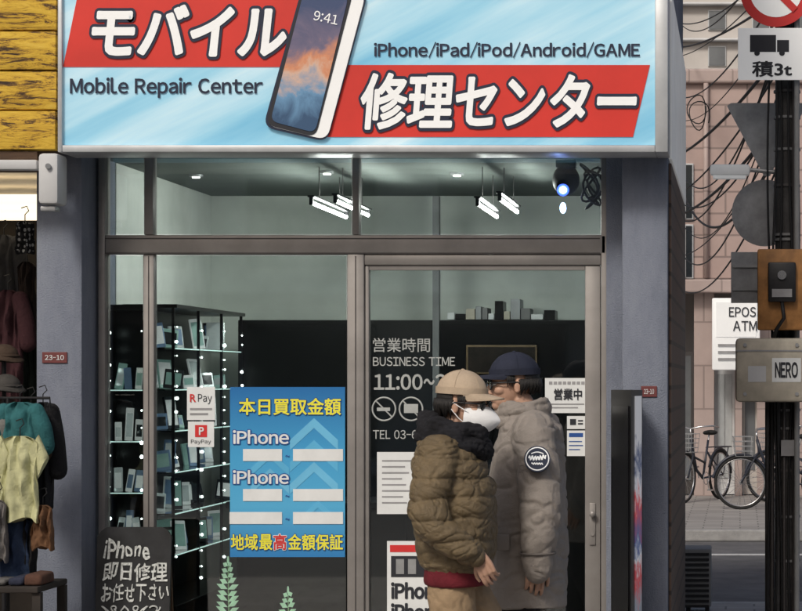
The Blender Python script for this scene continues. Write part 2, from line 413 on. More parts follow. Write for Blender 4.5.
MB().box(XLi-.045,XRi,YG+.1,YB,.0,.04).build('floor',M['floor'],shop)
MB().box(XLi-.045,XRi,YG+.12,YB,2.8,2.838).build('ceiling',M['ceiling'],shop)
MB().box(XLi-.045,XRi,YB,YB+.15,0,2.838).build('back_wall',M['white'],shop)
MB().box(XLi-.048,XLi-.002,11.61,YB-.002,.04,2.8).build('inner_wall',M['white'],shop)
f0,f1=YG-.05,YG+.05
def fr(mb,p0,p1,q0,q1,Y=f0,d=.1,bv=.006): return mb.rect(p0,p1,q0,q1,Y,d,bv)
def base0(Y): return VY+CH*F/Y
bot=base0(f0)
win=MB()
fr(win,98,105,150,bot); fr(win,105.2,606,235,254); fr(win,144,153,151,234.8,f0+.01,.08); fr(win,352,359,151,234.8,f0+.01,.08)
fr(win,601,608.5,150,bot); fr(win,105.2,600.8,149,153,f0+.012,.07)
fr(win,347,364,254.2,bot); fr(win,143,154,254.2,bot-8,f0+.012,.06); fr(win,105.2,346.8,bot-14,bot,f0+.01,.08); fr(win,364.2,600.8,254.2,265,f0+.008,.08)
win=win.build('window_frame',M['alu'],shop,30)
mb=MB(); mb.rect(105.2,600,252.6,253.6,f0-.004,.003); mb.rect(105.2,600,238,238.8,f0-.004,.003); mb.rect(355,355.8,256,bot-2,f0-.004,.003); mb.rect(148,148.8,256,bot-10,f0+.008,.003)
mb.build('groove',M['alu_dark'],win)
def pane(p0,p1,q0,q1,parent,Y=YG): return MB().box(X(p0,Y),X(p1,Y),Y,Y+.008,H(q1,Y),H(q0,Y)).build('pane',M['glass'],parent)
pane(106,144,153,234,win);pane(154,351,153,234,win);pane(360,600,153,234,win);pane(106,143,256,680,win);pane(155,346,256,680,win)
dr=MB(); Yd=f0+.02
dr.rect(364.5,369,265.5,bot-1,Yd,.05,.005); dr.rect(585,600.3,265.5,bot-1,Yd,.05,.005); dr.rect(369.2,584.8,265.5,270,Yd+.002,.045); dr.rect(369.2,584.8,bot-30,bot-1,Yd+.002,.045)
door=dr.build('door',M['alu'],shop,30)
pane(369,585,270,680,door)
mb=MB().rect(589.5,595.5,503,545,Yd-.009,.009,.003); mb.tube([P(592.5,514,Yd-.03),P(592.5,514,Yd-.009)],.01,12); mb.ell(P(592.5,514,Yd-.035),(.018,.014,.018)); mb.tube([P(592.5,534,Yd-.016),P(592.5,534,Yd-.009)],.01,12)
mb.build('handle',M['alu'],door,40)
YD=YG-.006
D=M['decal']
txt('営業時間',373,430,338,352,YD,D,door,off=.004)
txt('BUSINESS TIME',373,455,357,366,YD,D,door,off=.006)
txt('11:00~2',374,446,374,390,YD,D,door,off=.02)
txt('TEL 03-6',373,417,430,439,YD,D,door,off=.006)
for cx,kind in ((384,0),(411,1)):
    mb=MB().torus(P(cx,409,YD),.062,.0045,40,6)
    if kind==0: mb.tube([P(cx-8,401,YD),P(cx+8,417,YD)],.004,6); mb.rect(cx-7,cx+6,407.5,411,YD-.003,.004)
    else: mb.rect(cx-7,cx+7,404,413,YD-.003,.004); mb.tube([P(cx-8,401,YD),P(cx+8,417,YD)],.004,6)
    mb.build('emblem',D,door)
# ================================================================ shop sign
sign=thing('shop_sign','wide light blue and red illuminated sign box with white lettering and a tilted phone picture','sign',(X(360,YS),10.86,H(150,YS)))
mb=MB().rect(62,655,-14,145,YS,.26); mb.build('panel',M['signface'],sign)
mb=MB().rect(57.5,62,-18,152,YS-.025,.3,.005); mb.rect(655,668,-18,152,YS-.025,.3,.005); mb.rect(62.1,654.9,145.2,152,YS-.024,.29,.004); mb.rect(62.1,654.9,-18,-14.2,YS-.024,.29,.004)
mb.build('frame',M['signframe'],sign,30)
MB().pxpoly([(77,-2),(310,-2),(286,67),(63,67)],YS-.004,.003).build('red_band',M['red'],sign)
MB().pxpoly([(345,65),(650,65),(633,137),(322,137)],YS-.004,.003).build('red_band',M['red'],sign)
txt('モバイル',92,287,5,57,YS-.006,M['signwhite'],sign,off=.036,outline=.055,om=M['navy'],shear=.12,lift=.008)
txt('修理センター',361,637,73,130,YS-.006,M['signwhite'],sign,off=.028,outline=.055,om=M['navy'],shear=.1,lift=.008)
txt('Mobile Repair Center',70,263,77.5,98,YS-.004,M['navy'],sign,off=.022)
txt('iPhone/iPad/iPod/Android/GAME',374,640,42,58,YS-.004,M['navy'],sign,off=.022)
def rquad(c,r):
    out=[]; c=[Vector(p) for p in c]
    for i in range(4):
        a,b_,d=c[i-1],c[i],c[(i+1)%4]
        p=b_+(a-b_).normalized()*r; q=b_+(d-b_).normalized()*r
        for k in range(7):
            t=k/6; out.append(tuple(p*(1-t)**2+b_*2*t*(1-t)+q*t*t))
    return out
q0=[(263,127),(327,142),(368,-8),(303,-16)]
def inset(c,k,dx=0,dy=0,ky=None):
    cx=sum(p[0] for p in c)/4;cy=sum(p[1] for p in c)/4; ky=ky or k
    return [(cx+(p[0]-cx)*k+dx,cy+(p[1]-cy)*ky+dy) for p in c]
ph=MB().pxpoly(rquad(q0,12),YS-.02,.012).build('phone_picture',M['navy'],sign)
MB().pxpoly(rquad(inset(q0,.95,.5,0,.975),11),YS-.023,.003).build('casing',M['signwhite'],ph)
MB().pxpoly(rquad(inset([(263,127),(316,140),(356,-10),(303,-16)],.94,0,0,.965),10),YS-.026,.003).build('bezel',M['ink'],ph)
MB().pxpoly(rquad(inset([(263,127),(316,140),(356,-10),(303,-16)],.84,0,0,.91),8),YS-.029,.003).build('screen',M['phonepic'],ph)
uu=(P(346,15,YS)-P(318,9,YS)).normalized(); vv=Vector((-uu.z,0,uu.x))
text3('9:41',P(313,20,YS-.031),uu,vv,.125,.05,M['signwhite'],ph,off=.006)
# ================================================================ shop interior
for i,(px,py,L) in enumerate([(312,203,1.0),(336,201,1.0),(478,204,.9),(500,199,.9)]):
    Yt=11.62+(0 if i%2==0 else .05); p=P(px,py,Yt)
    t=thing('tube_lamp',['leftmost lit fluorescent tube behind the upper window','second lit fluorescent tube from the left, close beside the leftmost one','third lit fluorescent tube from the left behind the upper window','rightmost lit fluorescent tube behind the upper window'][i],'lamp',p,'fluorescent tubes on the shop ceiling')
    MB().tube([p,p+Vector((0,L,0))],.010,10).build('tube',M['tube'],t,True)
    mb=MB().box(p.x-.02,p.x+.02,p.y-.03,p.y+L+.03,p.z+.03,p.z+.042,.003); mb.box(p.x-.01,p.x+.01,p.y-.028,p.y-.002,p.z-.012,p.z+.03); mb.box(p.x-.01,p.x+.01,p.y+L+.002,p.y+L+.026,p.z-.012,p.z+.03)
    mb.build('housing',M['black'],t,30)
    mb=MB().tube([(p.x,p.y+.2,p.z+.04),(p.x,p.y+.2,2.8)],.003); mb.tube([(p.x,p.y+L-.2,p.z+.04),(p.x,p.y+L-.2,2.8)],.003); mb.build('rod',M['alu_dark'],t)
for i,(px,py) in enumerate([(327,175),(457,172),(196,178)]):
    Ys=12.05+.1*i; x=X(px,Ys)
    t=thing('ceiling_spot','small recessed spot lamp in the shop ceiling, '+['middle one','right one','left one'][i]+' of three','lamp',(x,Ys,2.78),'spot lamps in the shop ceiling')
    MB().tube([(x,Ys,2.799),(x,Ys,2.785)],.04,20).build('trim_ring',M['steel'],t,40); MB().tube([(x,Ys,2.784),(x,Ys,2.778)],.022,20).build('bulb',M['spot'],t)
t=thing('security_camera','black dome camera with a blue light hanging behind the upper right window','camera',P(566,188,11.5))
Yc=11.5; mb=MB().ell(P(566,180,Yc),(.075,.07,.085)); mb.box(X(556,Yc),X(576,Yc),Yc-.03,Yc+.06,H(168,Yc),H(160,Yc),.005); mb.tube([P(566,160,Yc),(X(566,Yc),Yc,2.8)],.012); mb.build('housing',M['blackplastic'],t,40)
MB().disc(P(563,186,Yc-.078),.035,(0,1,0),.02,20).build('lens',M['lens'],t); MB().ell(P(563,208,Yc-.05),(.017,.017,.03)).build('light',M['blueled'],t); MB().ell(P(563,190,Yc-.09),(.02,.014,.02)).build('light',M['blueled'],t)
mb=MB().torus(P(563,190,Yc-.08),.028,.006,28,6); mb.build('light_ring',glow('led_ring_blue',(.08,.16,1),1.6),t)
pts=[P(588+9*math.sin(k*.55)+k*.12,180+18*math.cos(k*.35)+k*.2,Yc+.05+.02*math.sin(k*.5)) for k in range(70)]
MB().tube(pts,.007,6).build('cable',M['cable'],t,True)
YP=13.3
o=MB().rect(238,432,320,base0(YP)-1,YP,.05,.004).build('partition',M['curtain']); tag(o,'tall black partition at the back of the shop left of the door','partition')
t=thing('storage_cabinet','tall black cabinet at the back of the shop behind the door glass','cabinet',(X(512,YP),YP+.2,0))
MB().rect(440,596,320,base0(YP)-1,YP,.35,.005).build('body',M['black'],t); 
for k in range(3): MB().rect(443+51*k,492+51*k,378,base0(YP)-8,YP-.02,.019,.003).build('panel',M['black'],t)
o=thing('framed_picture','dark framed picture on the black cabinet above the heads of the two people','picture',P(501,372,YP-.03))
MB().rect(466,537,345,374,YP-.03,.028,.004).build('frame',M['plaqueframe'],o); MB().rect(468,535,347,372,YP-.034,.003).build('print',M['picture'],o)
hx=447
for k in range(12):
    w_=random.uniform(6,13); hh=random.uniform(5,22)
    c_=[M['white_paper'],M['cream'],M['ac'],M['black'],M['steel']][(k*3)%5]
    o=MB().rect(hx,hx+w_-.8,320-hh,319.6,YP+.06,.2,.003).build('storage_box',c_)
    tag(o,['first','second','third','fourth','fifth','sixth','seventh','eighth','ninth','tenth','eleventh','twelfth'][k]+' box from the left in the row on top of the black cabinet','box','boxes on the black cabinet'); hx+=w_
o=MB().rect(432.5,439,196,base0(YP)-1,YP-.002,.06).build('wall_post',M['postgrey']); tag(o,'grey vertical post between partition and cabinet','post')
xw=XLi-.002
t=thing('display_rack','black display rack of glass shelves lit by small white lamps along the left shop wall','rack',(xw+.15,12.45,.04))
MB().box(xw+.004,xw+.03,11.62,13.25,.05,2.0,.003).build('back_panel',M['black'],t)
mb=MB()
for yy in (11.64,12.18,12.72,13.22):
    mb.box(xw+.3,xw+.315,yy-.007,yy+.007,.05,2.0)
mb.box(xw+.03,xw+.33,11.63,13.24,2.0,2.02); mb.box(xw+.03,xw+.33,11.63,13.24,.05,.35,.004); mb.build('frame',M['black'],t)
shz=[.62,.85,1.08,1.31,1.54,1.77]
for z in shz:
    s_=MB().box(xw+.031,xw+.31,11.63,13.23,z,z+.01).build('shelf',M['shelfglass'],t)
    MB().box(xw+.311,xw+.314,11.66,13.2,z+.002,z+.008).build('lit_edge',M['strip'],s_)
for yy in (11.67,12.21,12.75,13.2):
    for k in range(19):
        if random.random()<.2: continue
        z=.45+.08*k+random.uniform(-.015,.015); r_=random.choice((.004,.005,.006,.008,.01)); MB().ell((xw+.322,yy-.014+random.uniform(-.01,.01),z),(r_,r_,r_),8,6).build('light',M['led'],t)
order=['top','second','third','fourth','fifth','lowest']; od=['first','second','third','fourth','fifth','sixth','seventh']
phm=[mat('box_white',(.65,.68,.68),.4,.1,6,0,80,0,.3),mat('box_silver',(.5,.56,.56),.25,.2,9,0,80,.4,.22),mat('box_dark',(.03,.035,.04),.15),mat('box_green',(.25,.42,.38),.3,.2,9,0,80,0,.2),mat('box_blue',(.15,.25,.4),.3,.2,9,0,80,0,.1)]  # glow in the box colours stands in for glints; boxes are no lamps
for i,z in enumerate(reversed(shz)):
    for j in range(7):
        y=11.74+.215*j+random.uniform(-.04,.04); h_=random.uniform(.08,.19); hw=random.uniform(.03,.055)
        mb=MB().box(-hw,hw,-.008,.008,0,h_,.004); mb2=MB().box(-hw*.8,hw*.8,-.0095,-.0082,.02,h_-.02)
        a=math.radians(random.uniform(0,55)); Mx=Matrix.Translation((xw+.19+random.uniform(-.07,.07),y,z+.011))@Matrix.Rotation(a,4,'Z')@Matrix.Rotation(math.radians(random.uniform(-24,-6)),4,'X')@Matrix.Rotation(math.radians(random.uniform(-9,9)),4,'Y')
        o=thing('boxed_phone','upright boxed phone on the '+order[i]+' glass shelf, '+od[j]+' from the window','phone',Mx.translation,'boxed phones on the glass shelves')
        mb.xf(Mx).build('case',random.choice(phm),o); mb2.xf(Mx).build('face',random.choice(phm),o)
Yw=11.42; x0,x1=X(106,Yw),X(146,Yw)
t=thing('window_cabinet','slim black glass cabinet with lit shelves just behind the leftmost narrow pane','cabinet',((x0+x1)/2,Yw+.07,.04))
MB().box(x0,x1,Yw+.13,Yw+.15,.05,1.98).build('back_panel',M['black'],t)
mb=MB(); mb.box(x0,x0+.015,Yw,Yw+.13,.05,1.98); mb.box(x1-.015,x1,Yw,Yw+.13,.05,1.98); mb.box(x0,x1,Yw,Yw+.15,1.981,2.01); mb.build('frame',M['black'],t)
wz=[.7,.98,1.26,1.54]
for z in wz:
    s_=MB().box(x0+.016,x1-.016,Yw+.005,Yw+.129,z,z+.008).build('shelf',M['shelfglass'],t); MB().box(x0+.02,x1-.02,Yw+.002,Yw+.0045,z+.001,z+.007).build('lit_edge',M['strip'],s_)
for k in range(17):
    for xx in (x0+.022,x1-.022):
        if random.random()<.3: continue
        r_=random.choice((.004,.005,.006,.008,.01)); MB().ell((xx,Yw-.006,.5+.085*k+random.uniform(-.01,.01)),(r_,r_,r_),8,6).build('light',M['led'],t)
for i,z in enumerate(reversed(wz)):
    for j in range(3):
        hw=random.uniform(.018,.026); h_=random.uniform(.1,.19); xx=x0+.05+.055*j
        Mx=Matrix.Translation((xx,Yw+.06,z+.009))@Matrix.Rotation(math.radians(random.uniform(-10,25)),4,'Z')@Matrix.Rotation(math.radians(-10),4,'X')@Matrix.Rotation(math.radians(random.uniform(-8,8)),4,'Y')
        o=thing('boxed_phone',['left','middle','right'][j]+' boxed phone on the '+['top','second','third','lowest'][i]+' shelf of the slim window cabinet','phone',Mx.translation,'boxed phones in the window cabinet')
        MB().box(-hw,hw,-.007,.007,0,h_,.003).xf(Mx).build('case',random.choice(phm[:2]+phm[3:]),o); MB().box(-hw*.75,hw*.75,-.0085,-.0072,.02,h_-.03).xf(Mx).build('face',random.choice(phm),o)
t=thing('counter','low dark counter behind the blue poster inside the shop','counter',(-2.4,12.5,.04))
MB().box(-2.95,-1.95,12.3,12.75,.04,.85,.01).build('body',M['black'],t); MB().box(-3.0,-1.9,12.25,12.8,.852,.89,.006).build('top',M['blackplastic'],t)
# ================================================================ posters on the glass
YQ=YG-.012
po=thing('price_poster','large blue buying price poster with yellow headlines on the left window','poster',P(287,557,YQ))
MB().rect(230,345,387,557,YQ,.003).build('sheet',M['poster'],po)
for k,(ax,ay,s_) in enumerate(((314,440,1),(314,462,1),(314,484,1),(270,468,.8),(270,486,.8),(318,516,.7))):
    MB().pxpoly([(ax-24*s_,ay),(ax,ay-22*s_),(ax+24*s_,ay),(ax+24*s_,ay+10*s_),(ax,ay-12*s_),(ax-24*s_,ay+10*s_)],YQ-.0015-.0001*k,.001).build('chevron',M['arrow'] if k%2 else M['arrow2'],po)
YT=YQ-.003
txt('本日買取金額',239,341,398,415,YT,M['yellowink'],po,off=.02,outline=.035,om=M['blueink'],lift=.003)
txt('iPhone',233,289,430,444,YT,M['white_paper'],po,off=.02,outline=.05,om=M['blueink'],lift=.003)
txt('iPhone',233,289,470,484,YT,M['white_paper'],po,off=.02,outline=.05,om=M['blueink'],lift=.003)
for (a,b_,c,d) in [(243,282,449,461),(293,343,449,461),(243,282,489,501),(293,343,489,501),(229.5,282,512,524),(293,343,512,524)]:
    MB().rect(a,b_,c,d,YT-.001,.001).build('price_box',M['white_paper'],po)
for yy in (456,496,519): txt('~',285.5,289.5,yy-1,yy+1,YT,M['blueink'],po)
txt('地域',231,258,534,550,YT,M['yellowink'],po,off=.02,outline=.035,om=M['blueink'],lift=.003)
txt('最',259.5,272.5,534,550,YT,M['yellowink'],po,off=.02,outline=.035,om=M['blueink'],lift=.003)
txt('高',273.5,286.5,534,550,YT,M['redink'],po,off=.02,outline=.04,om=M['white_paper'],lift=.003)
txt('金額保証',288,343,534,550,YT,M['yellowink'],po,off=.02,outline=.035,om=M['blueink'],lift=.003)
st=thing('payment_sticker','upper white payment sticker with a red R on the left window','sticker',P(201,420,YQ),'payment stickers')
MB().rect(187,215,387,420,YQ,.002).build('sheet',M['white_paper'],st); txt('R',190,196,394,402,YQ-.001,M['redink'],st,off=.02); txt('Pay',198,212,394,404,YQ-.001,M['ink'],st); MB().rect(190,212,408,410,YQ-.002,.001).build('line',M['greyink'],st); MB().rect(190,208,413,415,YQ-.002,.001).build('line',M['greyink'],st)
st=thing('payment_sticker','lower white payment sticker with a red square emblem on the left window','sticker',P(201,447,YQ),'payment stickers')
MB().rect(188,214,421.5,447,YQ,.002).build('sheet',M['white_paper'],st); MB().rect(195,207,425,437,YQ-.002,.001).build('emblem',M['redink'],st); txt('P',199,204,427,435,YQ-.003,M['white_paper'],st,off=.02); txt('PayPay',191,211,439.5,444.5,YQ-.001,M['ink'],st)
def sheet(name,label,cat,p0,p1,q0,q1,lines,Y=YQ,lm='greyink'):
    o=thing(name,label,cat,P((p0+p1)/2,q1,Y)); MB().rect(p0,p1,q0,q1,Y,.002).build('sheet',M['white_paper'],o)
    for (a,b_,c,d) in lines: MB().rect(a,b_,c,d,Y-.0015,.001).build('line',M[lm],o)
    return o
sheet('notice_sheet','white sheet of small grey print on the door left of the olive jacket','notice',377,418,452,514,[(382,412-(k*7)%11,460+k*6,461.5+k*6) for k in range(8)])
o=sheet('door_poster','white poster with bold black lettering low on the door glass','poster',387,450,541,655,[])
MB().rect(390,446,545,552,YQ-.002,.001).build('band',M['redink'],o); MB().rect(391,445,556,577,YQ-.002,.001).build('picture',M['ink'],o)
MB().rect(396,404,559,574,YQ-.004,.001).build('phone_emblem',M['steel'],o); MB().rect(408,416,559,574,YQ-.004,.001).build('phone_emblem',M['steel'],o)
txt('iPhone',391,444,582,599,YQ-.002,M['ink'],o,off=.035); txt('iPhone',391,444,603,620,YQ-.002,M['ink'],o,off=.035)
o=sheet('open_notice','white notice with black open sign characters right of the taller person','notice',545,588,378,413,[(549+k*4.6,552.4+k*4.6,381.5,384.5) for k in range(8)]+[(549,584,403.5,404.7),(549,578,407,408.2)])
txt('営業中',554,582,388.5,400,YQ-.002,M['ink'],o,off=.025)
o=sheet('notice_card','small white card with a dark square below the open notice','notice',567,585,416,429,[(570,576,419,425),(578,583,420,421.5),(578,583,423,424.5)],lm='ink')
o=sheet('notice_card','small pale card with blue print, lowest on the right of the door','notice',567,585,430.5,456,[(569,583,433,437),(569,582,441,442),(569,583,445,446),(569,580,449,450)],lm='blueink')
# ================================================================ things along the front
def yb(h): return 10.84+.1*h
cb=thing('chalkboard','black standing chalkboard with white handwritten lettering below the left window','board',(X(135,10.9),10.9,0))
h1=H(526,10.93); xa,xb=X(98,10.93),X(172,10.93); vdir=Vector((0,.1,1)).normalized()
poly=[(xa+.04,.03),(xb-.04,.03),(xb,.07),(xb,h1-.05),(xb-.02,h1-.02),(xb-.05,h1),(xa+.05,h1),(xa+.02,h1-.02),(xa,h1-.05),(xa,.07)]
MB().prism(poly,(0,10.84,0),(1,0,0),vdir,.02).build('board',M['board'],cb)
mb=MB().prism([(xa+.03,0),(xa+.07,0),(xa+.07,h1-.05),(xa+.03,h1-.05)],(0,11.1,0),(1,0,0),Vector((0,-.13,1)).normalized(),.02); mb.prism([(xb-.07,0),(xb-.03,0),(xb-.03,h1-.05),(xb-.07,h1-.05)],(0,11.1,0),(1,0,0),Vector((0,-.13,1)).normalized(),.02); mb.build('stand',M['brownwood'],cb)
def ct(s,p0,p1,q0,q1):
    h=H(q1,10.9); text3(s,(X(p0,10.9),yb(h)-.004,h),(1,0,0),vdir,X(p1,10.9)-X(p0,10.9),H(q0,10.9)-h,M['chalk'],cb,off=.014,wob=.13)
ct('iPhone',103,150,538,560); ct('即日修理',103,168,562,582); ct('お任せ下さい',102,170,583,602)
mb=MB()
for k in range(6):
    x0_=104+10*k
    mb.tube([(X(x0_+3.2*math.sin(a*1.9+k)+a*.9,10.9),yb(H(608,10.9))-.005,H(610+4.5*math.cos(a*1.3+k*1.7),10.9)) for a in [i*.3 for i in range(18)]],.0042,5)
mb.build('chalk_strokes',M['chalk'],cb)
def fern(px,ytop,label):
    Y=11.36; top=P(px,ytop,Y); bx=top.x
    t=thing('potted_fern',label,'plant',(bx,Y,.04),'ferns behind the window')
    MB().tube([(bx,Y,.04),(bx,Y,.05),(bx,Y,.2),(bx,Y,.22)],[.04,.05,.06,.06],18).build('pot',M['pot'],t,40)
    n=int((top.z-.25)/.032)
    MB().tube([(bx,Y,.18),(bx+.005,Y,(top.z)/2),(bx,Y,top.z)],[.006,.005,.002],6).build('stem',M['stem'],t)
    mb=MB()
    for k in range(n):
        z=top.z-.03-.032*k; L=min(.058,.014+.0085*(k+1))*random.uniform(.85,1.1)
        for s_ in (-1,1):
            a=Vector((bx,Y-.004,z+random.uniform(-.004,.004))); tip=a+Vector((s_*L,-.006+random.uniform(-.012,.012),L*random.uniform(.45,.65))); mid=(a+tip)/2; w=Vector((-s_*.006,0,.014))
            mb.add([a,mid-w,tip,mid+w,mid+Vector((0,-.004,0))],[(0,1,4),(1,2,4),(2,3,4),(3,0,4)])
    mb.ell((bx,Y,top.z),(.006,.004,.022),8,6)
    mb.build('leaflets',M['leaf'],t,recalc=False)
    MB().tube([(bx,Y,.2),(bx,Y,.215)],.055,18).build('soil',M['brownwood'],t)
fern(228,560,'taller upright fern frond below the blue poster'); fern(288,590,'shorter upright fern frond left of the door')
A=Vector((X(611,10.8),10.8));B=Vector((X(631,10.45),10.45));C=Vector((X(642.5,10.75),10.75));Dd=A+C-B
kt=H(390,10.6)
ks=thing('standing_screen','tall black standing advertising screen against the right pillar','screen',((A.x+C.x)/2,10.7,0))
def foot(ps,z0,z1): 
    mb=MB(); mb.rings([[Vector((p.x,p.y,z0)) for p in ps],[Vector((p.x,p.y,z1)) for p in ps]]); return mb
foot([A,B,C,Dd],.06,kt).build('casing',M['black'],ks)
e=(C-B); nrm=Vector((e.y,-e.x)).normalized(); a=B+e*.3+nrm*.001; c=B+e*.85+nrm*.001
foot([a,a+nrm*.004,c+nrm*.004,c],.3,kt-.03).build('display',M['screen'],ks)
g=(B-A); n2=Vector((g.y,-g.x)).normalized(); a=A+g*.12+n2*.001; c=A+g*.9+n2*.001
foot([a,a+n2*.004,c+n2*.004,c],.3,kt-.08).build('face_panel',mat('dark_face',(.008,.008,.01),.25,.5,6),ks)
foot([A+Vector((-.03,0)),B+Vector((0,-.04)),C+Vector((.04,0)),Dd+Vector((0,.02))],0,.059).build('foot',M['steel'],ks)
for (a,b_,c,d,l) in [(42,67,352,363,'small dark red house number plate on the left pillar'),(641,657,386,397,'small dark red house number plate on the right pillar')]:
    o=thing('number_plate',l,'plate',P((a+b_)/2,d,YF),'house number plates'); MB().rect(a,b_,c,d,YF-.008,.007,.002).build('plate',M['redplate'],o); txt('23-10',a+3,b_-3,c+3,d-3,YF-.009,M['white_paper'],o,off=.01)
# ================================================================ neighbour on the left
YN=10.75; xr=X(56,YN); nh=H(150,YN)
nb=thing('clothes_shop_building','old shop with peeling yellow boards over an open lit front at the left','building',(xr-.8,12,0))
mb=MB(); z=nh
while z<4.9:
    mb.box(xr-2.4,xr-random.uniform(0,.006),YN+random.uniform(0,.012),YN+.1,z+.004,z+.2,.006); z+=.204
mb.build('yellow_boards',M['yellow'],nb,30)
MB().box(xr-2.4,xr-.012,YN+.102,13.6,nh+.01,4.9).build('upper_wall',M['brownwood'],nb)
MB().box(xr-2.4,XL-.004,YN+.12,13.6,nh-.03,nh+.008).build('ceiling',M['cream'],nb)
mb=MB()
for k in range(14): mb.box(xr-2.4,X(37,YN+.02),YN+.02+k*.001,YN+.06,nh-.012-.0075*k,nh-.006-.0075*k)
mb.build('eave_trim',M['brownwood'],nb)
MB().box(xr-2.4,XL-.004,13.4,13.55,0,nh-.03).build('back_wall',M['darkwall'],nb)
MB().box(xr-2.5,xr-2.4,YN+.1,13.6,0,nh).build('side_wall',M['cream'],nb)
for k in range(3):
    y=11.75+.6*k; o=MB().box(-5.1,-3.85,y,y+.22,2.6,2.64,.01).build('ceiling_panel_lamp',M['warm']); tag(o,['nearest','middle','farthest'][k]+' warm lit ceiling panel inside the clothes shop','lamp','ceiling panels in the clothes shop')
aw=thing('awning_housing','white awning end housing under the yellow boards beside the big sign','awning',P(48,205,10.66))
MB().rect(37.5,58,153,204,10.66,.16,.02).build('end_cap',M['lightgrey'],aw,40); MB().rect(40,55.5,206,211,10.69,.08,.006).build('lip',M['steel'],aw,40); MB().tube([P(48,166,10.64),P(48,166,10.66)],.014,12).build('bolt',M['steel'],aw)
mb=MB().box(-4.8,X(38,10.7),10.68,10.76,H(170,10.7),H(160,10.7),.01); mb.build('roller',M['lightgrey'],aw,40)
def garment(name,label,px,q0,q1,w,m,Y,sleeve=.5,depth=.05,seed=1,flare=0.0,cat='garment',fold=1.,tee=False):
    t0=H(q0,Y);b0=H(q1,Y);cx=X(px,Y);hw=w*Y/F/2
    o=thing(name,label,cat,(cx,Y,b0),'clothes hanging outside the clothes shop')
    rs=[];N=48;K=40
    for i in range(K+1):
        t=i/K; z=t0+(b0-t0)*t
        if t<.08: rx=hw*(.35+.65*(t/.08)**.6)
        else: rx=hw*(1-(.04 if tee else .12)*math.sin(PI*min(1,(t-.08)/.5)) + flare*t)
        ry=depth*(.35+.65*min(1,t*4))
        ring=[]
        for j in range(N):
            a=2*PI*j/N; k=1+fold*(.22*t*math.sin(5*a+seed+2*t)+.09*math.sin(9*a+seed*2+t*6)+.06*math.sin(14*a+seed+t*9))
            q=Vector((math.cos(a)*2.2+seed,math.sin(a)*2,t*3.4)); wn=.02*fold*noise.noise(q*1.6)
            ring.append(Vector((cx+rx*math.cos(a)*(1+.03*math.sin(7*t+seed)),Y+ry*math.sin(a)*k+.012*fold*math.sin(9*math.cos(a)+seed)+wn,z-.014*fold*math.sin(3*a+seed)*t)))
        rs.append(ring)
    mb=MB().rings(rs)
    if tee:
        for s_ in (-1,1):
            r2=[]
            for i in range(7):
                t=i/6; c=Vector((cx+s_*(hw*.72+t*hw*.5),Y,t0-.045-t*.11)); ax=Vector((s_*.5,0,1)).normalized()
                r2.append([c+ax*(.058+.004*t)*math.cos(2*PI*j/18)+Vector((0,1,0))*depth*.7*math.sin(2*PI*j/18)*(1+.3*math.sin(3*2*PI*j/18+seed+3*t)) for j in range(18)])
            mb.rings(r2)
    elif sleeve:
        L=(t0-b0)*sleeve
        for s_ in (-1,1):
            mb.limb([(cx+s_*hw*.8,Y,t0-.05),(cx+s_*(hw+.01),Y,t0-.05-L*.5),(cx+s_*(hw+.02),Y+.01,t0-.05-L)],[.045,.05,.05],12,8)
    mb.build('cloth',m,o,60)
    MB().tube([(cx,Y,t0-.01),(cx,Y,t0+.04),(cx+.02,Y,t0+.06),(cx+.01,Y,t0+.085),(cx-.02,Y,t0+.075)],.003,6).build('hanger',M['blackplastic'],o)
    return o
cl=lambda n,c:fabric(n,c,.22,.9,.8,26)
garment('hanging_shirt','pale yellow green t shirt hanging in front of the left pillar',20,436,520,38,cl('lime_cloth',(.5,.5,.29)),10.35,.38,.035,2,0,'garment',1.1,True)
garment('hanging_shirt','dark teal shirt hanging behind the pale t shirt',20,402,470,40,cl('teal_cloth',(.03,.13,.14)),10.5,.5,.05,4)
garment('hanging_shirt','grey shirt edge hanging left of the dark teal shirt',-6,408,450,14,cl('offwhite_cloth',(.2,.2,.19)),10.5,.3,.03,14)
garment('hanging_jacket','black jacket hanging beside the left pillar',43,402,508,20,cl('black_cloth',(.012,.012,.014)),10.62,.55,.05,5)
garment('hanging_jacket','dark brown jacket packed between the teal shirt and the black jacket',31,404,480,18,cl('brown_cloth',(.05,.032,.022)),10.58,.5,.05,21)
garment('hanging_trousers','dark blue denim hanging under the pale t shirt',10,516,582,40,cl('denim_cloth',(.03,.05,.1)),10.42,0,.05,7)
garment('hanging_trousers','black trousers hanging right of the denim under the pale t shirt',28,510,584,16,cl('black_trouser_cloth',(.014,.014,.016)),10.46,0,.05,17)
garment('fur_scarf','brown furry scarf dangling below the pale t shirt',43,505,548,20,cl('fur_cloth',(.14,.07,.035)),10.38,0,.05,9,.2)
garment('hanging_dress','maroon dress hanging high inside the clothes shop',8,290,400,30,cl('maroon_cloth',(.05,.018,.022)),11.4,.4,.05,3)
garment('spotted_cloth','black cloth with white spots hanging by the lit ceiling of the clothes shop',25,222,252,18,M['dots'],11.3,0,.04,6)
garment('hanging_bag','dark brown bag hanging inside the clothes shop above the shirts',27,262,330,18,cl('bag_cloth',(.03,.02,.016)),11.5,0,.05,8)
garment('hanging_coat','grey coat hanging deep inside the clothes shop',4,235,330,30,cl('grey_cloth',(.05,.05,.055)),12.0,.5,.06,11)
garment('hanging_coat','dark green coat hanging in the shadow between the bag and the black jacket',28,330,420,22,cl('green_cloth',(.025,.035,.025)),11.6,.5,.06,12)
garment('hanging_skirt','striped grey skirt hanging at the left edge below the pale t shirt',-2,500,560,18,cl('skirt_cloth',(.16,.15,.145)),10.3,0,.05,15,.25)
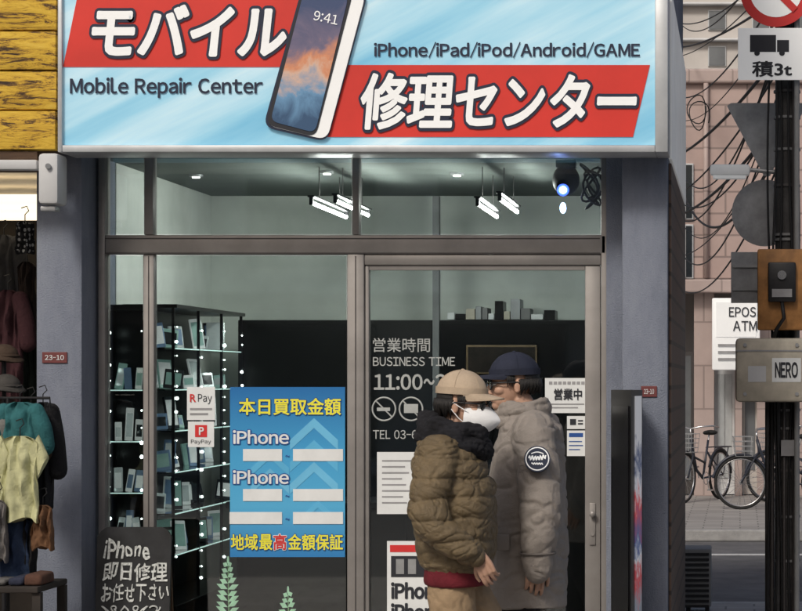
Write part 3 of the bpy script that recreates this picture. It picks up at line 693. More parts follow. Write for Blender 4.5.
def hat(px,py,Y,c,label,r=.075):
    p=P(px,py,Y); t=thing('hat',label,'hat',p,'hats on the hat stand')
    mb=MB().ell(p+Vector((0,0,.0)),(r,r,r*.85),24,14,None,lambda v:v.z>-.005); mb.torus(p,r,.008,28,6,'z'); mb.build('crown',c,t,True)
    MB().rings([[p+Vector((q*math.cos(a),q*math.sin(a),zz+.006*math.sin(3*a))) for a in [2*PI*j/28 for j in range(28)]] for q,zz in ((r*.98,0),(r*1.35,-.025),(r*1.35,-.031),(r*.98,-.008))],False).build('brim',c,t,True)
hs=thing('hat_stand','dark hat stand with hats at the left edge beside the shirts','stand',(X(4,11.1),11.1,0))
MB().tube([(X(4,11.1),11.1,0),(X(4,11.1),11.1,H(350,11.1))],.012,10).build('post',M['blackplastic'],hs); MB().tube([(X(4,11.1),11.1,0),(X(4,11.1),11.1,.03)],[.18,.17],24).build('foot',M['blackplastic'],hs)
hat(4,356,11.1,cl('hat_brown',(.06,.04,.028)),'brown hat on top of the hat stand'); hat(6,386,11.05,cl('hat_grey',(.06,.056,.052)),'grey hat below the brown one on the hat stand')
rk=thing('clothes_rail','thin steel clothes rail holding the shirts outside the clothes shop','rail',(-3.9,10.5,0))
MB().tube([(-4.9,10.54,0),(-4.9,10.54,H(398,10.5)),(X(50,10.54),10.54,H(398,10.54)),(X(50,10.54),10.54,H(410,10.54))],.007,10).build('rail',M['blackplastic'],rk,40)
MB().tube([(X(8,10.54),10.54,0),(X(8,10.54),10.54,H(398,10.54))],.009,10).build('post',M['blackplastic'],rk)
tb=thing('display_table','low dark table with folded clothes at the bottom left','table',(-3.9,10.35,0))
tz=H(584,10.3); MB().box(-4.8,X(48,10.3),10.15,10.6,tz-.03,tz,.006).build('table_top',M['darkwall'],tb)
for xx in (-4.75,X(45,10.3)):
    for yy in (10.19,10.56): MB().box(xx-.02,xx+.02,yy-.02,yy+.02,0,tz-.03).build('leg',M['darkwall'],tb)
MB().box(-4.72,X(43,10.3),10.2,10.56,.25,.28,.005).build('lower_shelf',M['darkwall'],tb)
for k,(c_,n_) in enumerate([((.13,.125,.12),'grey'),((.03,.035,.06),'navy'),((.1,.05,.035),'rust')]):
    px=[6,24,40][k]; o=MB().box(X(px-9,10.3),X(px+7,10.3),10.2,10.42,tz+.001,tz+.03+.012*k,.013)
    for v in o.v: v.z+=.006*noise.noise(v*14)*(v.z>tz+.01); v.x+=.008*noise.noise(v*11)
    o=o.build('folded_cloth',cl('fold_'+n_,c_),None,60); tag(o,'folded '+n_+' garment on the low table','garment','folded garments on the table')
# ================================================================ right side street
pk=thing('tiled_building','pink tiled building across the side street','building',(X(740,29),33,0))
xa,xb=X(590,29),X(980,29); pt=H(84,29)
MB().box(xa,xb,29,38,3.0,pt).build('tiled_wall',M['pink'],pk)
MB().box(xa-.1,xb+.1,28.9,38.1,pt+.002,pt+.2,.03).build('parapet',M['pinkplain'],pk)
mb=MB()
for p0,p1 in ((590,678),(694,714),(735,742),(757,980)): mb.box(X(p0,29),X(p1,29),29,29.3,0,2.998)
mb.build('ground_wall',M['pinkplain'],pk)
MB().box(xa,xb,31.0,31.2,0,2.99).build('inner_wall',M['pale'],pk)
MB().box(xa-.02,xb+.02,28.75,29.28,2.8,2.98,.02).build('ledge',M['pinkplain'],pk)
MB().tube([(X(706,28.95),28.93,3.0),(X(706,28.95),28.93,pt)],.035,12).build('drain_pipe',M['pinkplain'],pk,True)
for (a,b_,c,d) in [(679,692,165,218),(679,692,226,277)]:
    w=MB().rect(a-1.5,b_+1.5,c-1.5,d+1.5,28.96,.035,.004).build('window',M['signframe'],pk); MB().rect(a,b_,c,d,28.95,.008).build('pane',M['darkwin'],w); MB().rect((a+b_)/2-.5,(a+b_)/2+.5,c,d,28.94,.009).build('mullion',M['steel'],w)
d_=MB().rect(679,693,352,base0(29.2)-1,29.2,.06).build('shop_door',M['alu_dark'],pk); MB().rect(681,691,356,480,29.19,.008).build('pane',M['greywin'],d_)
d_=MB().rect(714.5,734.5,352,base0(29.2)-1,29.2,.06).build('shop_door',M['lightgrey'],pk); MB().rect(717,732,374,478,29.19,.008).build('pane',mat('pale_glass',(.42,.44,.45),.25,.2,2),d_); MB().rect(724,725,374,478,29.18,.009).build('mullion',M['steel'],d_)
d_=MB().rect(743,757,372,base0(29.2)-1,29.2,.06).build('shop_door',M['pale'],pk); MB().rect(745,755,378,470,29.19,.008).build('pane',M['greywin'],d_)
at=thing('cash_machine_sign','white cash machine sign box projecting from the pink tiled building','sign',P(736,370,28.5))
MB().rect(712,760,298,370,28.5,.3,.02).build('box',M['signwhite'],at,30); MB().rect(716,756,302,337,28.49,.009).build('face',M['signwhite'],at)
txt('EPOS',729,756,307,317,28.48,M['ink'],at,off=.012); txt('ATM',733,757,321,331,28.48,M['ink'],at,off=.012)
for k in range(3): MB().rect(718,754-8*k,344+7*k,346.5+7*k,28.485,.01).build('line',M['greyink'],at)
pb=thing('pale_building','tall plain pale building behind the pink tiled one','building',(X(760,44),48,0))
MB().box(X(560,44),X(1100,44),44,54,0,H(-90,44)).build('wall',M['pale'],pb)
for k in range(5):
    yy=-70+36*k
    MB().rect(600,1050,yy,yy+2.5,43.8,.19,.02).build('string_course',M['lightgrey'],pb)
    for j in range(5):
        w=MB().rect(664+44*j,682+44*j,yy+8,yy+28,43.96,.035).build('window',M['signframe'],pb); MB().rect(665+44*j,681+44*j,yy+9,yy+27,43.94,.015).build('pane',M['greywin'],w)
YA=14.3; ac=thing('outdoor_unit','dark louvred air conditioner unit beside the brown side wall at bottom right','air conditioner',(X(697,YA),YA+.2,0))
MB().rect(683,711,549,base0(YA)-8,YA,.35,.01).build('casing',M['ac'],ac,30)
mb=MB()
for k in range(11): mb.rect(685,709,553+5.2*k,555.6+5.2*k,YA-.012,.011)
mb.build('louvre',M['blackplastic'],ac)
for q in (686,705): MB().rect(q,q+4,base0(YA)-8.2,base0(YA),YA+.02,.3).build('foot',M['blackplastic'],ac)
def bike(loc,rz,label,group='bicycles parked on the far pavement',first=None):
    if first:
        c=copy_tree(first); c.location=loc; c.rotation_euler.z=rz; c['label']=label; return c
    t=thing('bicycle',label,'bicycle',(0,0,0),group)
    for x in (0,1.08):
        wh=MB().torus((x,0,.33),.315,.019,48,8).build('wheel',M['rubber'],t,True)
        MB().torus((x,0,.33),.293,.009,40,6).build('rim',M['chrome'],wh,True)
        mb=MB()
        for k in range(18):
            a=2*PI*k/18; mb.tube([(x+.02*math.cos(a+.6),.012*(-1)**k,.33+.02*math.sin(a+.6)),(x+.29*math.cos(a),0,.33+.29*math.sin(a))],.0022,4)
        mb.tube([(x,-.05,.33),(x,.05,.33)],.02,10); mb.build('spokes',M['chrome'],wh)
        MB().torus((x,0,.33),.348,.016,24,6,a0=.15*PI if x==0 else .0,a1=.95*PI if x==0 else .9*PI).build('mudguard',M['bikeframe'],t,True)
    mb=MB().tube([(.2,0,.86),(.24,0,.72),(.36,0,.42),(.56,0,.3)],.02,8); mb.tube([(.56,0,.3),(.72,0,.8)],.016,8); mb.tube([(.56,0,.3),(1.08,.05,.33)],.011,6); mb.tube([(.56,0,.3),(1.08,-.05,.33)],.011,6); mb.tube([(.68,0,.66),(1.08,.05,.33)],.009,6); mb.tube([(.68,0,.66),(1.08,-.05,.33)],.009,6); mb.tube([(.26,0,.6),(.63,0,.5)],.016,8)
    mb.build('frame',M['bikeframe'],t,True)
    mb=MB().tube([(.2,0,.9),(.22,0,.7),(.16,.055,.62),(0,.06,.33)],.012,8); mb.tube([(.22,0,.7),(.16,-.055,.62),(0,-.06,.33)],.012,8); mb.build('fork',M['bikeframe'],t,True)
    mb=MB().tube([(.42,-.3,.98),(.3,-.27,1.0),(.2,-.14,.99),(.19,0,.96),(.2,.14,.99),(.3,.27,1.0),(.42,.3,.98)],.011,8); mb.tube([(.2,0,.84),(.19,0,.97)],.013,8); mb.build('handlebar',M['chrome'],t,True)
    mb=MB().ell((.8,0,.9),(.1,.09,.035)); mb.ell((.68,0,.9),(.1,.035,.03)); mb.build('saddle',M['rubber'],t,True)
    MB().tube([(.72,0,.78),(.75,0,.88)],.012,8).build('seat_post',M['chrome'],t)
    mb=MB()
    for k in range(5):
        q=k/4; w=.13+.03*q; z=.66+.24*q
        mb.tube([(.08-w-.02,-w,z),(.08+.06,-w,z),(.08+.06,w,z),(.08-w-.02,w,z),(.08-w-.02,-w,z)],.004,5)
    for (a,b_) in [(-1,-1),(-.3,-1),(.35,-1),(.35,0),(.35,1),(-.3,1),(-1,1),(-1,0),(-1,.5),(-1,-.5)]:
        mb.tube([(.08+a*.15,b_*.13,.66),(.08+a*.18,b_*.16,.9)],.004,5)
    mb.build('basket',M['steel'],t)
    mb=MB().torus((.56,-.05,.3),.08,.006,24,6); mb.tube([(.56,-.06,.3),(.6,-.07,.15)],.008,6); mb.box(.56,.65,-.13,-.06,.135,.155); mb.tube([(.56,.06,.3),(.52,.07,.45)],.008,6); mb.box(.47,.57,.06,.13,.44,.46); mb.build('crank',M['chrome'],t)
    mb=MB().tube([(1.08,.06,.33),(1.2,.13,.01)],.009,6); mb.build('stand',M['chrome'],t)
    mb=MB().tube([(.8,-.07,.7),(1.3,-.07,.7)],.008,6); mb.tube([(.8,.07,.7),(1.3,.07,.7)],.008,6); mb.tube([(1.3,-.07,.7),(1.3,.07,.7)],.008,6); mb.tube([(1.1,-.07,.7),(1.1,.07,.7)],.006,6); mb.tube([(1.2,-.07,.7),(1.08,-.05,.33)],.007,6); mb.tube([(1.2,.07,.7),(1.08,.05,.33)],.007,6); mb.build('carrier',M['bikeframe'],t)
    t.location=loc; t.rotation_euler.z=rz; return t
b1=bike((X(741,26),26,0),math.radians(4),'dark city bicycle with front basket standing side on by the far kerb')
bike((X(684,27.3),27.3,0),math.radians(65),'dark bicycle parked at an angle next to the shop corner',first=b1)
bike((X(770,27.6),27.6,0),math.radians(20),'bicycle parked behind the side on one, nearest the tiled wall',first=b1)
# utility pole & sign pole
YU=13.4; ux=X(787,YU)
up=thing('utility_pole','thick dark utility pole at the right edge of the picture','pole',(ux,YU,0))
MB().tube([(ux,YU,0),(ux,YU,7)],[.08,.07],20).build('shaft',M['pole'],up,40)
for k,q in enumerate((92,118,150,186,235,240,322,410,428,470,516,560,590)): MB().tube([(ux,YU,H(q,YU)-.008),(ux,YU,H(q,YU)+.008)],.086,20).build('strap',M['postgrey'] if k%3 else M['alu_dark'],up,40)
for dx,r_,m_,zt in ((-.125,.016,'pole',1.47),(-.096,.013,'alu_dark',1.46),(-.058,.015,'pole',1.5),(-.02,.012,'alu_dark',1.48),(.05,.02,'alu_dark',3.8)):
    MB().tube([(ux+dx,YU-.06-.02*(abs(dx)<.07),0),(ux+dx,YU-.06-.02*(abs(dx)<.07),zt),(ux+dx*.7,YU-.03,zt+.1)],r_,10).build('pipe',M[m_],up,40)
MB().rect(781,795,440,456,YU-.115,.006,.002).build('sticker',M['greyink'],up)
mb=MB()
for dx,ph_ in ((-.08,0),(-.05,1),(.06,2),(.02,3.3),(-.11,4.2)):
    mb.tube([(ux+dx+.016*math.sin(z*2.3+ph_),YU-.1+.01*math.cos(z*1.7+ph_),z) for z in [i*.2 for i in range(36)]],.007,6)
mb.build('cable',M['cable'],up,True)
YV=13.24
sp_=thing('sign_pole','slim grey pole in front of the thick dark one carrying the round red sign','pole',(X(797,YV),YV,0))
MB().tube([(X(797,YV),YV,0),(X(797,YV),YV,4.4)],.017,14).build('shaft',M['postgrey'],sp_,40); MB().tube([(X(797,YV),YV,0),(X(797,YV),YV,.05)],.045,14).build('foot',M['steel'],sp_,40)
po2=thing('bollard_post','thin dark post left of the utility pole below the cream box','post',(X(771,14.3),14.3,0))
MB().tube([(X(771,14.3),14.3,0),(X(771,14.3),14.3,H(398,14.3))],.024,14).build('shaft',M['pole'],po2,40); MB().ell((X(771,14.3),14.3,H(398,14.3)),(.026,.026,.02)).build('cap',M['pole'],po2,True)
YR=13.19
rs=thing('prohibition_sign','round red and white prohibition road sign at the top right','sign',P(776,27,YR))
c0=P(776,-9,YR); MB().disc(c0,.225,(0,1,0),.008,48).build('plate',M['redink'],rs); MB().disc(c0-Vector((0,.003,0)),.165,(0,1,0),.002,40).build('face',M['signwhite'],rs)
MB().prism([(-.17,-.022),(.17,-.022),(.17,.022),(-.17,.022)],c0-Vector((0,.008,0)),(math.cos(.78),0,-math.sin(.78)),(math.sin(.78),0,math.cos(.78)),.002).build('slash',M['redink'],rs)
mb=MB(); mb.box(c0.x-.1,c0.x+.03,YR-.0055,YR-.0035,c0.z-.03,c0.z+.06); mb.box(c0.x+.035,c0.x+.1,YR-.0055,YR-.0035,c0.z-.03,c0.z+.035); mb.build('truck_emblem',M['ink'],rs)
pl=thing('weight_plate','white plate with a truck mark and load limit under the round red sign','sign',P(770,80,YR))
MB().rect(738,803,28,80,YR,.008,.003).build('plate',M['signwhite'],pl)
mb=MB().rect(750,776,35,52,YR-.002,.0015); mb.rect(777,789,40,52,YR-.002,.0015); mb.disc(P(757,53,YR-.004),.018,(0,1,0),.003,14); mb.disc(P(782,53,YR-.004),.018,(0,1,0),.003,14); mb.build('truck_emblem',M['ink'],pl); txt('積3t',752,792,61,77,YR-.002,M['ink'],pl,off=.025)
YR=13.56
tri=MB().pxpoly([(727,106),(731,103),(803,103),(806,106),(770,176),(764,176)],YR,.01).build('triangular_sign',M['signback']); tag(tri,'grey back of a triangular road sign pointing downward','sign')
cs=MB().disc(P(765,213,YR-.02),.215,(0,1,0),.01,48).build('round_sign',M['signback']); tag(cs,'grey back of a round road sign below the triangular one','sign')
sq=thing('square_sign','small grey square plate seen from behind left of the orange box','sign',P(747,303,YR)); MB().rect(731,764,252,303,YR,.012,.003).build('plate',M['signback'],sq)
mb=MB()
for q in (266,289): mb.rect(733,775,q-1.5,q+1.5,YR-.012,.011)
mb.build('bracket',M['steel'],sq)
Yo=13.12
ob=thing('push_button_box','orange brown box with a black push button unit on the utility pole','box',P(780,330,Yo))
MB().rect(757.5,806,249,330,Yo,.1,.012).build('casing',M['orange'],ob,30); MB().rect(768,796,262,302,Yo-.06,.058,.012).build('unit',M['blackplastic'],ob,30); MB().disc(P(782,275,Yo-.075),.028,(0,1,0),.014,20).build('button',M['chrome'],ob); MB().rect(772,792,289,297,Yo-.065,.004).build('label_plate',M['greyink'],ob); MB().tube([P(782,302,Yo-.04),P(784,318,Yo-.05),P(776,330,Yo-.02),P(772,345,Yo+.05)],.012,8).build('cable',M['cable'],ob,True)
Yo=13.05
nbx=thing('control_box','cream control box with dark graffiti lettering on the utility pole','box',P(770,402,Yo))
MB().rect(735.5,808,338,402,Yo,.2,.025).build('casing',M['cream'],nbx,30); MB().rect(772,801,358,382,Yo-.002,.0015).build('label_plate',M['white_paper'],nbx); txt('NERO',775,798,362,378,Yo-.003,M['ink'],nbx,off=.03,name='graffiti'); MB().rect(736.5,806,350,351.5,Yo-.004,.003).build('seam',M['greyink'],nbx)
for q in ((745,345),(797,345),(745,394),(797,394)): MB().disc(P(q[0],q[1],Yo-.01),.012,(0,1,0),.009,12).build('bolt',M['steel'],nbx)
MB().rect(748,766,366,382,Yo-.003,.002).build('sticker',M['lightgrey'],nbx)
sl=thing('street_lamp','white horizontal street lamp on a bracket left of the utility pole','lamp',P(731,178,13.4))
MB().rect(710,750,164,175,13.4,.1,.02).build('housing',M['sidewhite'],sl,30); MB().rect(713,746,175.3,178.5,13.42,.07,.004).build('diffuser',M['signwhite'],sl); MB().tube([P(750,170,13.45),P(775,172,13.45),P(784,176,13.42)],.014,8).build('arm',M['steel'],sl)
nth=['topmost','second','third','fourth','fifth','sixth','seventh','eighth','ninth','tenth','eleventh','twelfth','thirteenth','fourteenth','fifteenth','sixteenth','seventeenth','lowest']
for i in range(18):
    q=-70+13*i; yb_=-10+13*i+random.uniform(-45,60); xb_=random.uniform(600,672); Yb=28.85 if yb_>95 else 43.7
    A3=P(784,q,13.4);B3=P(xb_,yb_,Yb); sag=random.uniform(.15,1.5)
    pts=[A3.lerp(B3,t)-Vector((0,0,sag*4*t*(1-t))) for t in [k/40 for k in range(41)]]
    o=MB().tube(pts,random.choice((.005,.007,.007,.012)),6).build('overhead_cable',M['cable'],None,True)
    tag(o,'black overhead cable tied to the utility pole, '+nth[i]+(' of the eighteen' if i in (0,17) else ' from the top'),'cable','overhead cables')
cx,cy=697,106
lp=[P(cx+(9+2*math.sin(a*.7))*math.cos(a)+a*.2,cy+(16+3*math.cos(a*.9))*math.sin(a)+a*.8,20+.05*a) for a in [k*.35 for k in range(38)]]
o=MB().tube(lp,.006,6).build('cable_coil',M['cable'],None,True); tag(o,'coil of slack black cable hanging among the overhead cables','cable')
# ================================================================ people
def supring(c,rx,ry,n=44,e=2.4):
    out=[]
    for k in range(n):
        a=2*PI*k/n; ca,sa=math.cos(a),math.sin(a)
        out.append(Vector((c[0]+rx*math.copysign(abs(ca)**(2/e),ca),c[1]+ry*math.copysign(abs(sa)**(2/e),sa),c[2])))
    return out
def trunk(mb,keys,dz=.006,e=2.3):
    z0,z1=keys[0][0],keys[-1][0]; n=int(abs(z1-z0)/dz); rs=[]
    for i in range(n+1):
        z=z0+(z1-z0)*i/n
        for a,b_ in zip(keys,keys[1:]):
            if a[0]<=z<=b_[0]+1e-9: break
        t=(z-a[0])/(b_[0]-a[0]); t=t*t*(3-2*t); q=[a[k]*(1-t)+b_[k]*t for k in range(1,5)]
        rs.append(supring((q[0],q[1],z),q[2],q[3],44,e))
    return mb.rings(rs)
def remesh(o,vox,it=3,wr=0,ws=12,st=(1,1,1),seed=0,wr2=0,ws2=30,quilt=0,ql=.09,st2=None):
    m=o.modifiers.new('r','REMESH'); m.mode='VOXEL'; m.voxel_size=vox; m.use_smooth_shade=True
    s=o.modifiers.new('s','SMOOTH'); s.factor=.5; s.iterations=it
    me=bpy.data.meshes.new_from_object(o.evaluated_get(bpy.context.evaluated_depsgraph_get())); mt=o.data.materials[0]
    o.modifiers.clear(); o.data=me; me.name=o.name
    if not me.materials: me.materials.append(mt)
    if wr:
        ns=[v.normal.copy() for v in me.vertices]; s2=st2 or st
        for v,nn in zip(me.vertices,ns):
            q=Vector((v.co.x*st[0],v.co.y*st[1],v.co.z*st[2])); p=q*ws+Vector((seed,0,0))
            k=wr*(noise.noise(p)*.7+(1-abs(noise.noise(p*1.9+Vector((3,7,1)))*2))*.3)
            if wr2:
                q2=Vector((v.co.x*s2[0],v.co.y*s2[1],v.co.z*s2[2]))
                k-=wr2*max(0,1-abs(noise.noise(q2*ws2+noise.noise_vector(q2*ws2*.5)*1.2+Vector((seed,2,5))))*5)
            if quilt:
                zz=v.co.z+.024*noise.noise(v.co*6+Vector((seed,1,1)))
                amp=.65+.7*noise.noise(v.co*5.5+Vector((9,seed,2)))
                k+=quilt*amp*(abs(math.sin(PI*zz/ql))**.4-.8)
            v.co+=nn*k
    me.polygons.foreach_set('use_smooth',[True]*len(me.polygons)); me.update()
def hand(mb,w,d,n,side,L=.18,curl=1.):
    w=Vector(w);d=Vector(d).normalized();n=Vector(n);n=(n-d*n.dot(d)).normalized();s=d.cross(n)*side
    k=L/.18
    for i,(off,ln) in enumerate([(.034,.07),(.012,.082),(-.0115,.076),(-.033,.06)]):
        kn=w+d*.088*k+s*off*k-n*.003*(i in(1,2))
        mb.limb([w+s*off*.45*k,w+d*.045*k+s*off*.85*k,kn],[.016*k,.0145*k,.0105*k],10,4)
        p=kn; ang=math.radians(10+9*i)*curl
        pts=[p];r=[.0095*k]
        for q,(seg,inc) in enumerate(((.45,22),(.31,32),(.24,26))):
            dd=d*math.cos(ang)+n*math.sin(ang); p=p+dd*ln*seg*k; pts.append(p); r.append((.0086-.0008*q)*k); ang+=math.radians(inc)*curl
        mb.limb(pts,r,10,4)
    t0=w+d*.022*k+s*.02*k; t1=w+d*.055*k+s*.05*k+n*.012*k; t2=t1+(d*.85+s*.35+n*.35).normalized()*.032*k; t3=t2+(d*.95+n*.3).normalized()*.026*k
    mb.limb([t0,t1,t2,t3],[.015*k,.0115*k,.0095*k,.008*k],10,4)
def head(mb,c,k=1.):
    c=Vector(c); E=lambda o,r,rot=None: mb.ell(c+Vector(o)*k,tuple(x*k for x in r),24,18,rot)
    E((-.012,0,.03),(.098,.076,.087)); E((.022,0,-.025),(.074,.062,.088)); E((.03,0,-.07),(.06,.052,.045)); E((.066,0,-.094),(.026,.028,.022))
    E((.07,0,.022),(.03,.055,.016)); E((.06,.038,-.028),(.028,.024,.022)); E((.06,-.038,-.028),(.028,.024,.022))
    mb.limb([c+Vector((.09,0,.008))*k,c+Vector((.1,0,-.018))*k,c+Vector((.103,0,-.036))*k],[.009*k,.011*k,.013*k],12,5)
    E((.092,.013,-.04),(.014,.01,.009)); E((.092,-.013,-.04),(.014,.01,.009)); E((.079,0,-.07),(.015,.03,.015))
    for s_ in (-1,1):
        E((-.012,s_*.077,-.012),(.018,.01,.031),Matrix.Rotation(-.2,3,'Y')); E((-.008,s_*.079,-.032),(.011,.008,.011))
def person(label,loc,rz,cfg):
    t=thing('person',label,'person',loc)
    Mx=Matrix.Translation(loc)@Matrix.Rotation(rz,4,'Z')
    hc=Vector(cfg['head']); k=cfg['hk']; sh=cfg['sh']; hip=cfg['hip']
    Rh=Matrix.Translation(hc)@Matrix.Rotation(math.radians(cfg['yaw']),4,'Z')@Matrix.Rotation(math.radians(cfg.get('nod',0)),4,'Y')@Matrix.Translation(-hc)
    MH=Mx@Rh
    hb=MB(); head(hb,hc,k); hb.xf(Rh)
    b=MB().add(hb.v,hb.f); b.limb([(sh[0]-.01,0,sh[2]-.02),(hc.x-.03,0,hc.z-.07)],[.064,.054])
    trunk(b,[(hip-.08,0,0,.1,.16),(hip+.02,0,0,.105,.165),(hip+.2,.01,0,.095,.14),(sh[2]-.12,.0,0,.105,.165),(sh[2],-.01,0,.075,.15),(sh[2]+.05,-.01,0,.055,.06)])
    for s_,key in ((1,'armL'),(-1,'armR')):
        a=cfg[key]; b.limb(a['p'],[.056,.045,.025],18,10)
        w=Vector(a['p'][2]); el=Vector(a['p'][1]); hand(b,w,a.get('d',(w-el)),a['n'],a['side'],cfg['hl'],a.get('curl',1))
    for s_,key in ((1,'legL'),(-1,'legR')):
        l=cfg[key]; b.limb(l,[.08,.058,.042],18,10)
        an=Vector(l[2]); b.limb([an,an+Vector((.04,0,-.035)),an+Vector((.15,0,-.045))],[.04,.038,.028])
    bo=b.xf(Mx).build('body',M['skin'],t); remesh(bo,.0036,1)
    for s_ in (-1,1):
        ey=MB().ell(hc+Vector((.083,s_*.031,.0))*k,(.011*k,.014*k,.009*k)).xf(MH).build('eye',M['eye'],bo,True)
        MB().ell(hc+Vector((.0915,s_*.031,.0))*k,(.004,.007,.007)).xf(MH).build('iris',M['iris'],bo,True)
    MB().ell(hc+Vector((.091,0,-.066))*k,(.006,.022,.004)).ell(hc+Vector((.09,0,-.073))*k,(.006,.019,.005)).xf(MH).build('lips',M['lip'],bo,True)
    hx0=cfg.get('hx',-.0)
    hr=MB(); hr.ell(hc+Vector((-.02,0,.018))*k,(.1*k,.084*k,.09*k),28,20,None,lambda v:(v.x<(hx0-.01)*k or v.z>.06*k) and not (v.x>(hx0-.045)*k and v.z<.0))
    a0=cfg.get('ha',.5)
    for j in range(70):
        a=PI*a0+PI*(2-2*a0)*j/69; x=hc.x-.02*k+.101*k*math.cos(a); y=.085*k*math.sin(a)
        z0=hc.z+.016*k; hr.tube([(x,y,z0),(x*1.0-.003+random.uniform(-.004,.004),y*1.02,z0-.03),(x+.004+random.uniform(-.006,.006),y*.97,z0-(.045+.03*random.random())*cfg['hairl'])],[.008,.007,.002],6)
    for s_ in (-1,1):   # sideburn in front of the ear
        for j in range(5):
            x=hc.x+(.004+.007*j)*k; hr.tube([(x,s_*.079*k,hc.z+.032*k),(x+.002,s_*.08*k,hc.z+.01*k),(x,s_*.077*k,hc.z-(.004+.012*random.random())*k)],[.005,.0045,.0015],5)
    hr.xf(MH).build('hair',M['hair'],t,True)
    cm=cfg['cap']; cp=MB(); cc=hc+Vector((-.012,0,cfg.get('capz',.028)))*k; R_=(.109*k,.089*k,cfg.get('caph',.098)*k)
    cp.ell(cc,R_,48,28,None,lambda v:v.z>-.002)
    for v in cp.v:
        d=v-cc; kk=1+.018*noise.noise(v*26)+.012*noise.noise(v*60)
        v.xyz=cc+Vector((d.x*kk,d.y*kk,d.z*(kk*.5+.5)*(1+.05*max(0,d.x/R_[0])*(d.z/R_[2]))))
    rs=[]
    for j in range(41):
        a=2*PI*j/40; p=cc+Vector((R_[0]*math.cos(a),R_[1]*math.sin(a),0)); nrm=Vector((math.cos(a),math.sin(a),0))
        rs.append([p-nrm*.004+Vector((0,0,-.006)),p+nrm*.003+Vector((0,0,-.006)),p+nrm*.003+Vector((0,0,.022)),p-nrm*.004+Vector((0,0,.022))])
    cp.rings(rs,False)
    cap=cp.xf(MH).build('cap',cm,t,50)
    br=MB(); top=[];botm=[]
    for i in range(9):
        r=i/8; rt=[];rb=[]
        for j in range(25):
            a=math.radians(-72+144*j/24); xi=R_[0]*math.cos(a); yi=R_[1]*math.sin(a)
            ext=cfg.get('bl',.078)*k*(max(0,math.cos(a*1.15))**.6)
            p=cc+Vector((xi+ext*r,yi*(1-.08*r),.004-.016*r*cfg.get('brim',1)-.016*(yi/R_[1])**2*r-.003))
            rt.append(p); rb.append(p-Vector((0,0,.005)))
        top.append(rt);botm.append(rb)
    br.rings(top,False,False); br.rings([list(reversed(r)) for r in botm],False,False); br.rings([top[-1],botm[-1]],False,False)
    br.xf(MH).build('brim',cm,cap,50)
    MB().ell(cc+Vector((0,0,R_[2])),(.009,.009,.006)).xf(MH).build('button',cm,cap,True)
    sm=MB()
    for j in range(6):
        a=PI/6+PI*j/3
        sm.tube([cc+Vector((R_[0]*1.003*math.sin(q)*math.cos(a),R_[1]*1.003*math.sin(q)*math.sin(a),R_[2]*1.003*math.cos(q))) for q in [PI/2*i/12 for i in range(13)]],.0016,5)
    sm.xf(MH).build('seam',cm,cap)
    gl=MB()
    for s_ in (-1,1):
        gl.tube([hc+Vector((.102-.006*abs(math.cos(a)),s_*.033+.025*math.cos(a),-.004+.02*math.sin(a)))*k for a in [2*PI*i/20 for i in range(21)]],.0028,6)
        gl.tube([hc+Vector((.098,s_*.057,.004))*k,hc+Vector((.06,s_*.075,.004))*k,hc+Vector((-.01,s_*.085,.004))*k,hc+Vector((-.025,s_*.086,-.012))*k],.0034,6)
    gl.tube([hc+Vector((.102,-.009,.0))*k,hc+Vector((.107,0,.004))*k,hc+Vector((.102,.009,.0))*k],.0025,6)
    g=gl.xf(MH).build('glasses',M['blackplastic'],t,True)
    for s_ in (-1,1): MB().ell(hc+Vector((.1,s_*.033,-.004))*k,(.004,.024*k,.019*k)).xf(MH).build('lens',M[cfg['lens']],g,True)
    if cfg['mask']:
        mk=MB(); mk.ell(hc+Vector((.03,0,-.062))*k,(.106*k,.078*k,.072*k),40,30,None,lambda v:v.x>.0*k and v.z<.056*k)
        c3=hc+Vector((.03,0,-.062))*k
        for v in mk.v:
            d=v-c3; f_=max(0,1-abs(d.y)/(.055*k))*max(0,1-abs(d.z+.004)/(.072*k)); v.x+=.03*f_
        for s_ in (-1,1):
            mk.tube([hc+Vector((.05,s_*.071,-.035))*k,hc+Vector((.01,s_*.08,-.012))*k,hc+Vector((-.02,s_*.087,.006))*k],.0022,5); mk.tube([hc+Vector((.05,s_*.069,-.09))*k,hc+Vector((.01,s_*.079,-.06))*k,hc+Vector((-.025,s_*.088,-.02))*k],.0022,5)
        mk.xf(MH).build('face_mask',M['maskw'],t,40)
    for key in ('legL','legR'):
        an=Vector(cfg[key][2]); pitch=cfg.get(key+'_pitch',0)
        s_=MB(); s_.ell((0,0,-.02),(.06,.045,.05)); s_.limb([(-.04,0,-.045),(.06,0,-.045),(.16,0,-.055)],[.045,.045,.036]); s_.box(-.085,.2,-.045,.045,-.098,-.075,.01)
        s_.xf(Mx@Matrix.Translation(an)@Matrix.Rotation(pitch,4,'Y')).build('shoe',M['shoe'],t,50)
    return t,Mx,bo
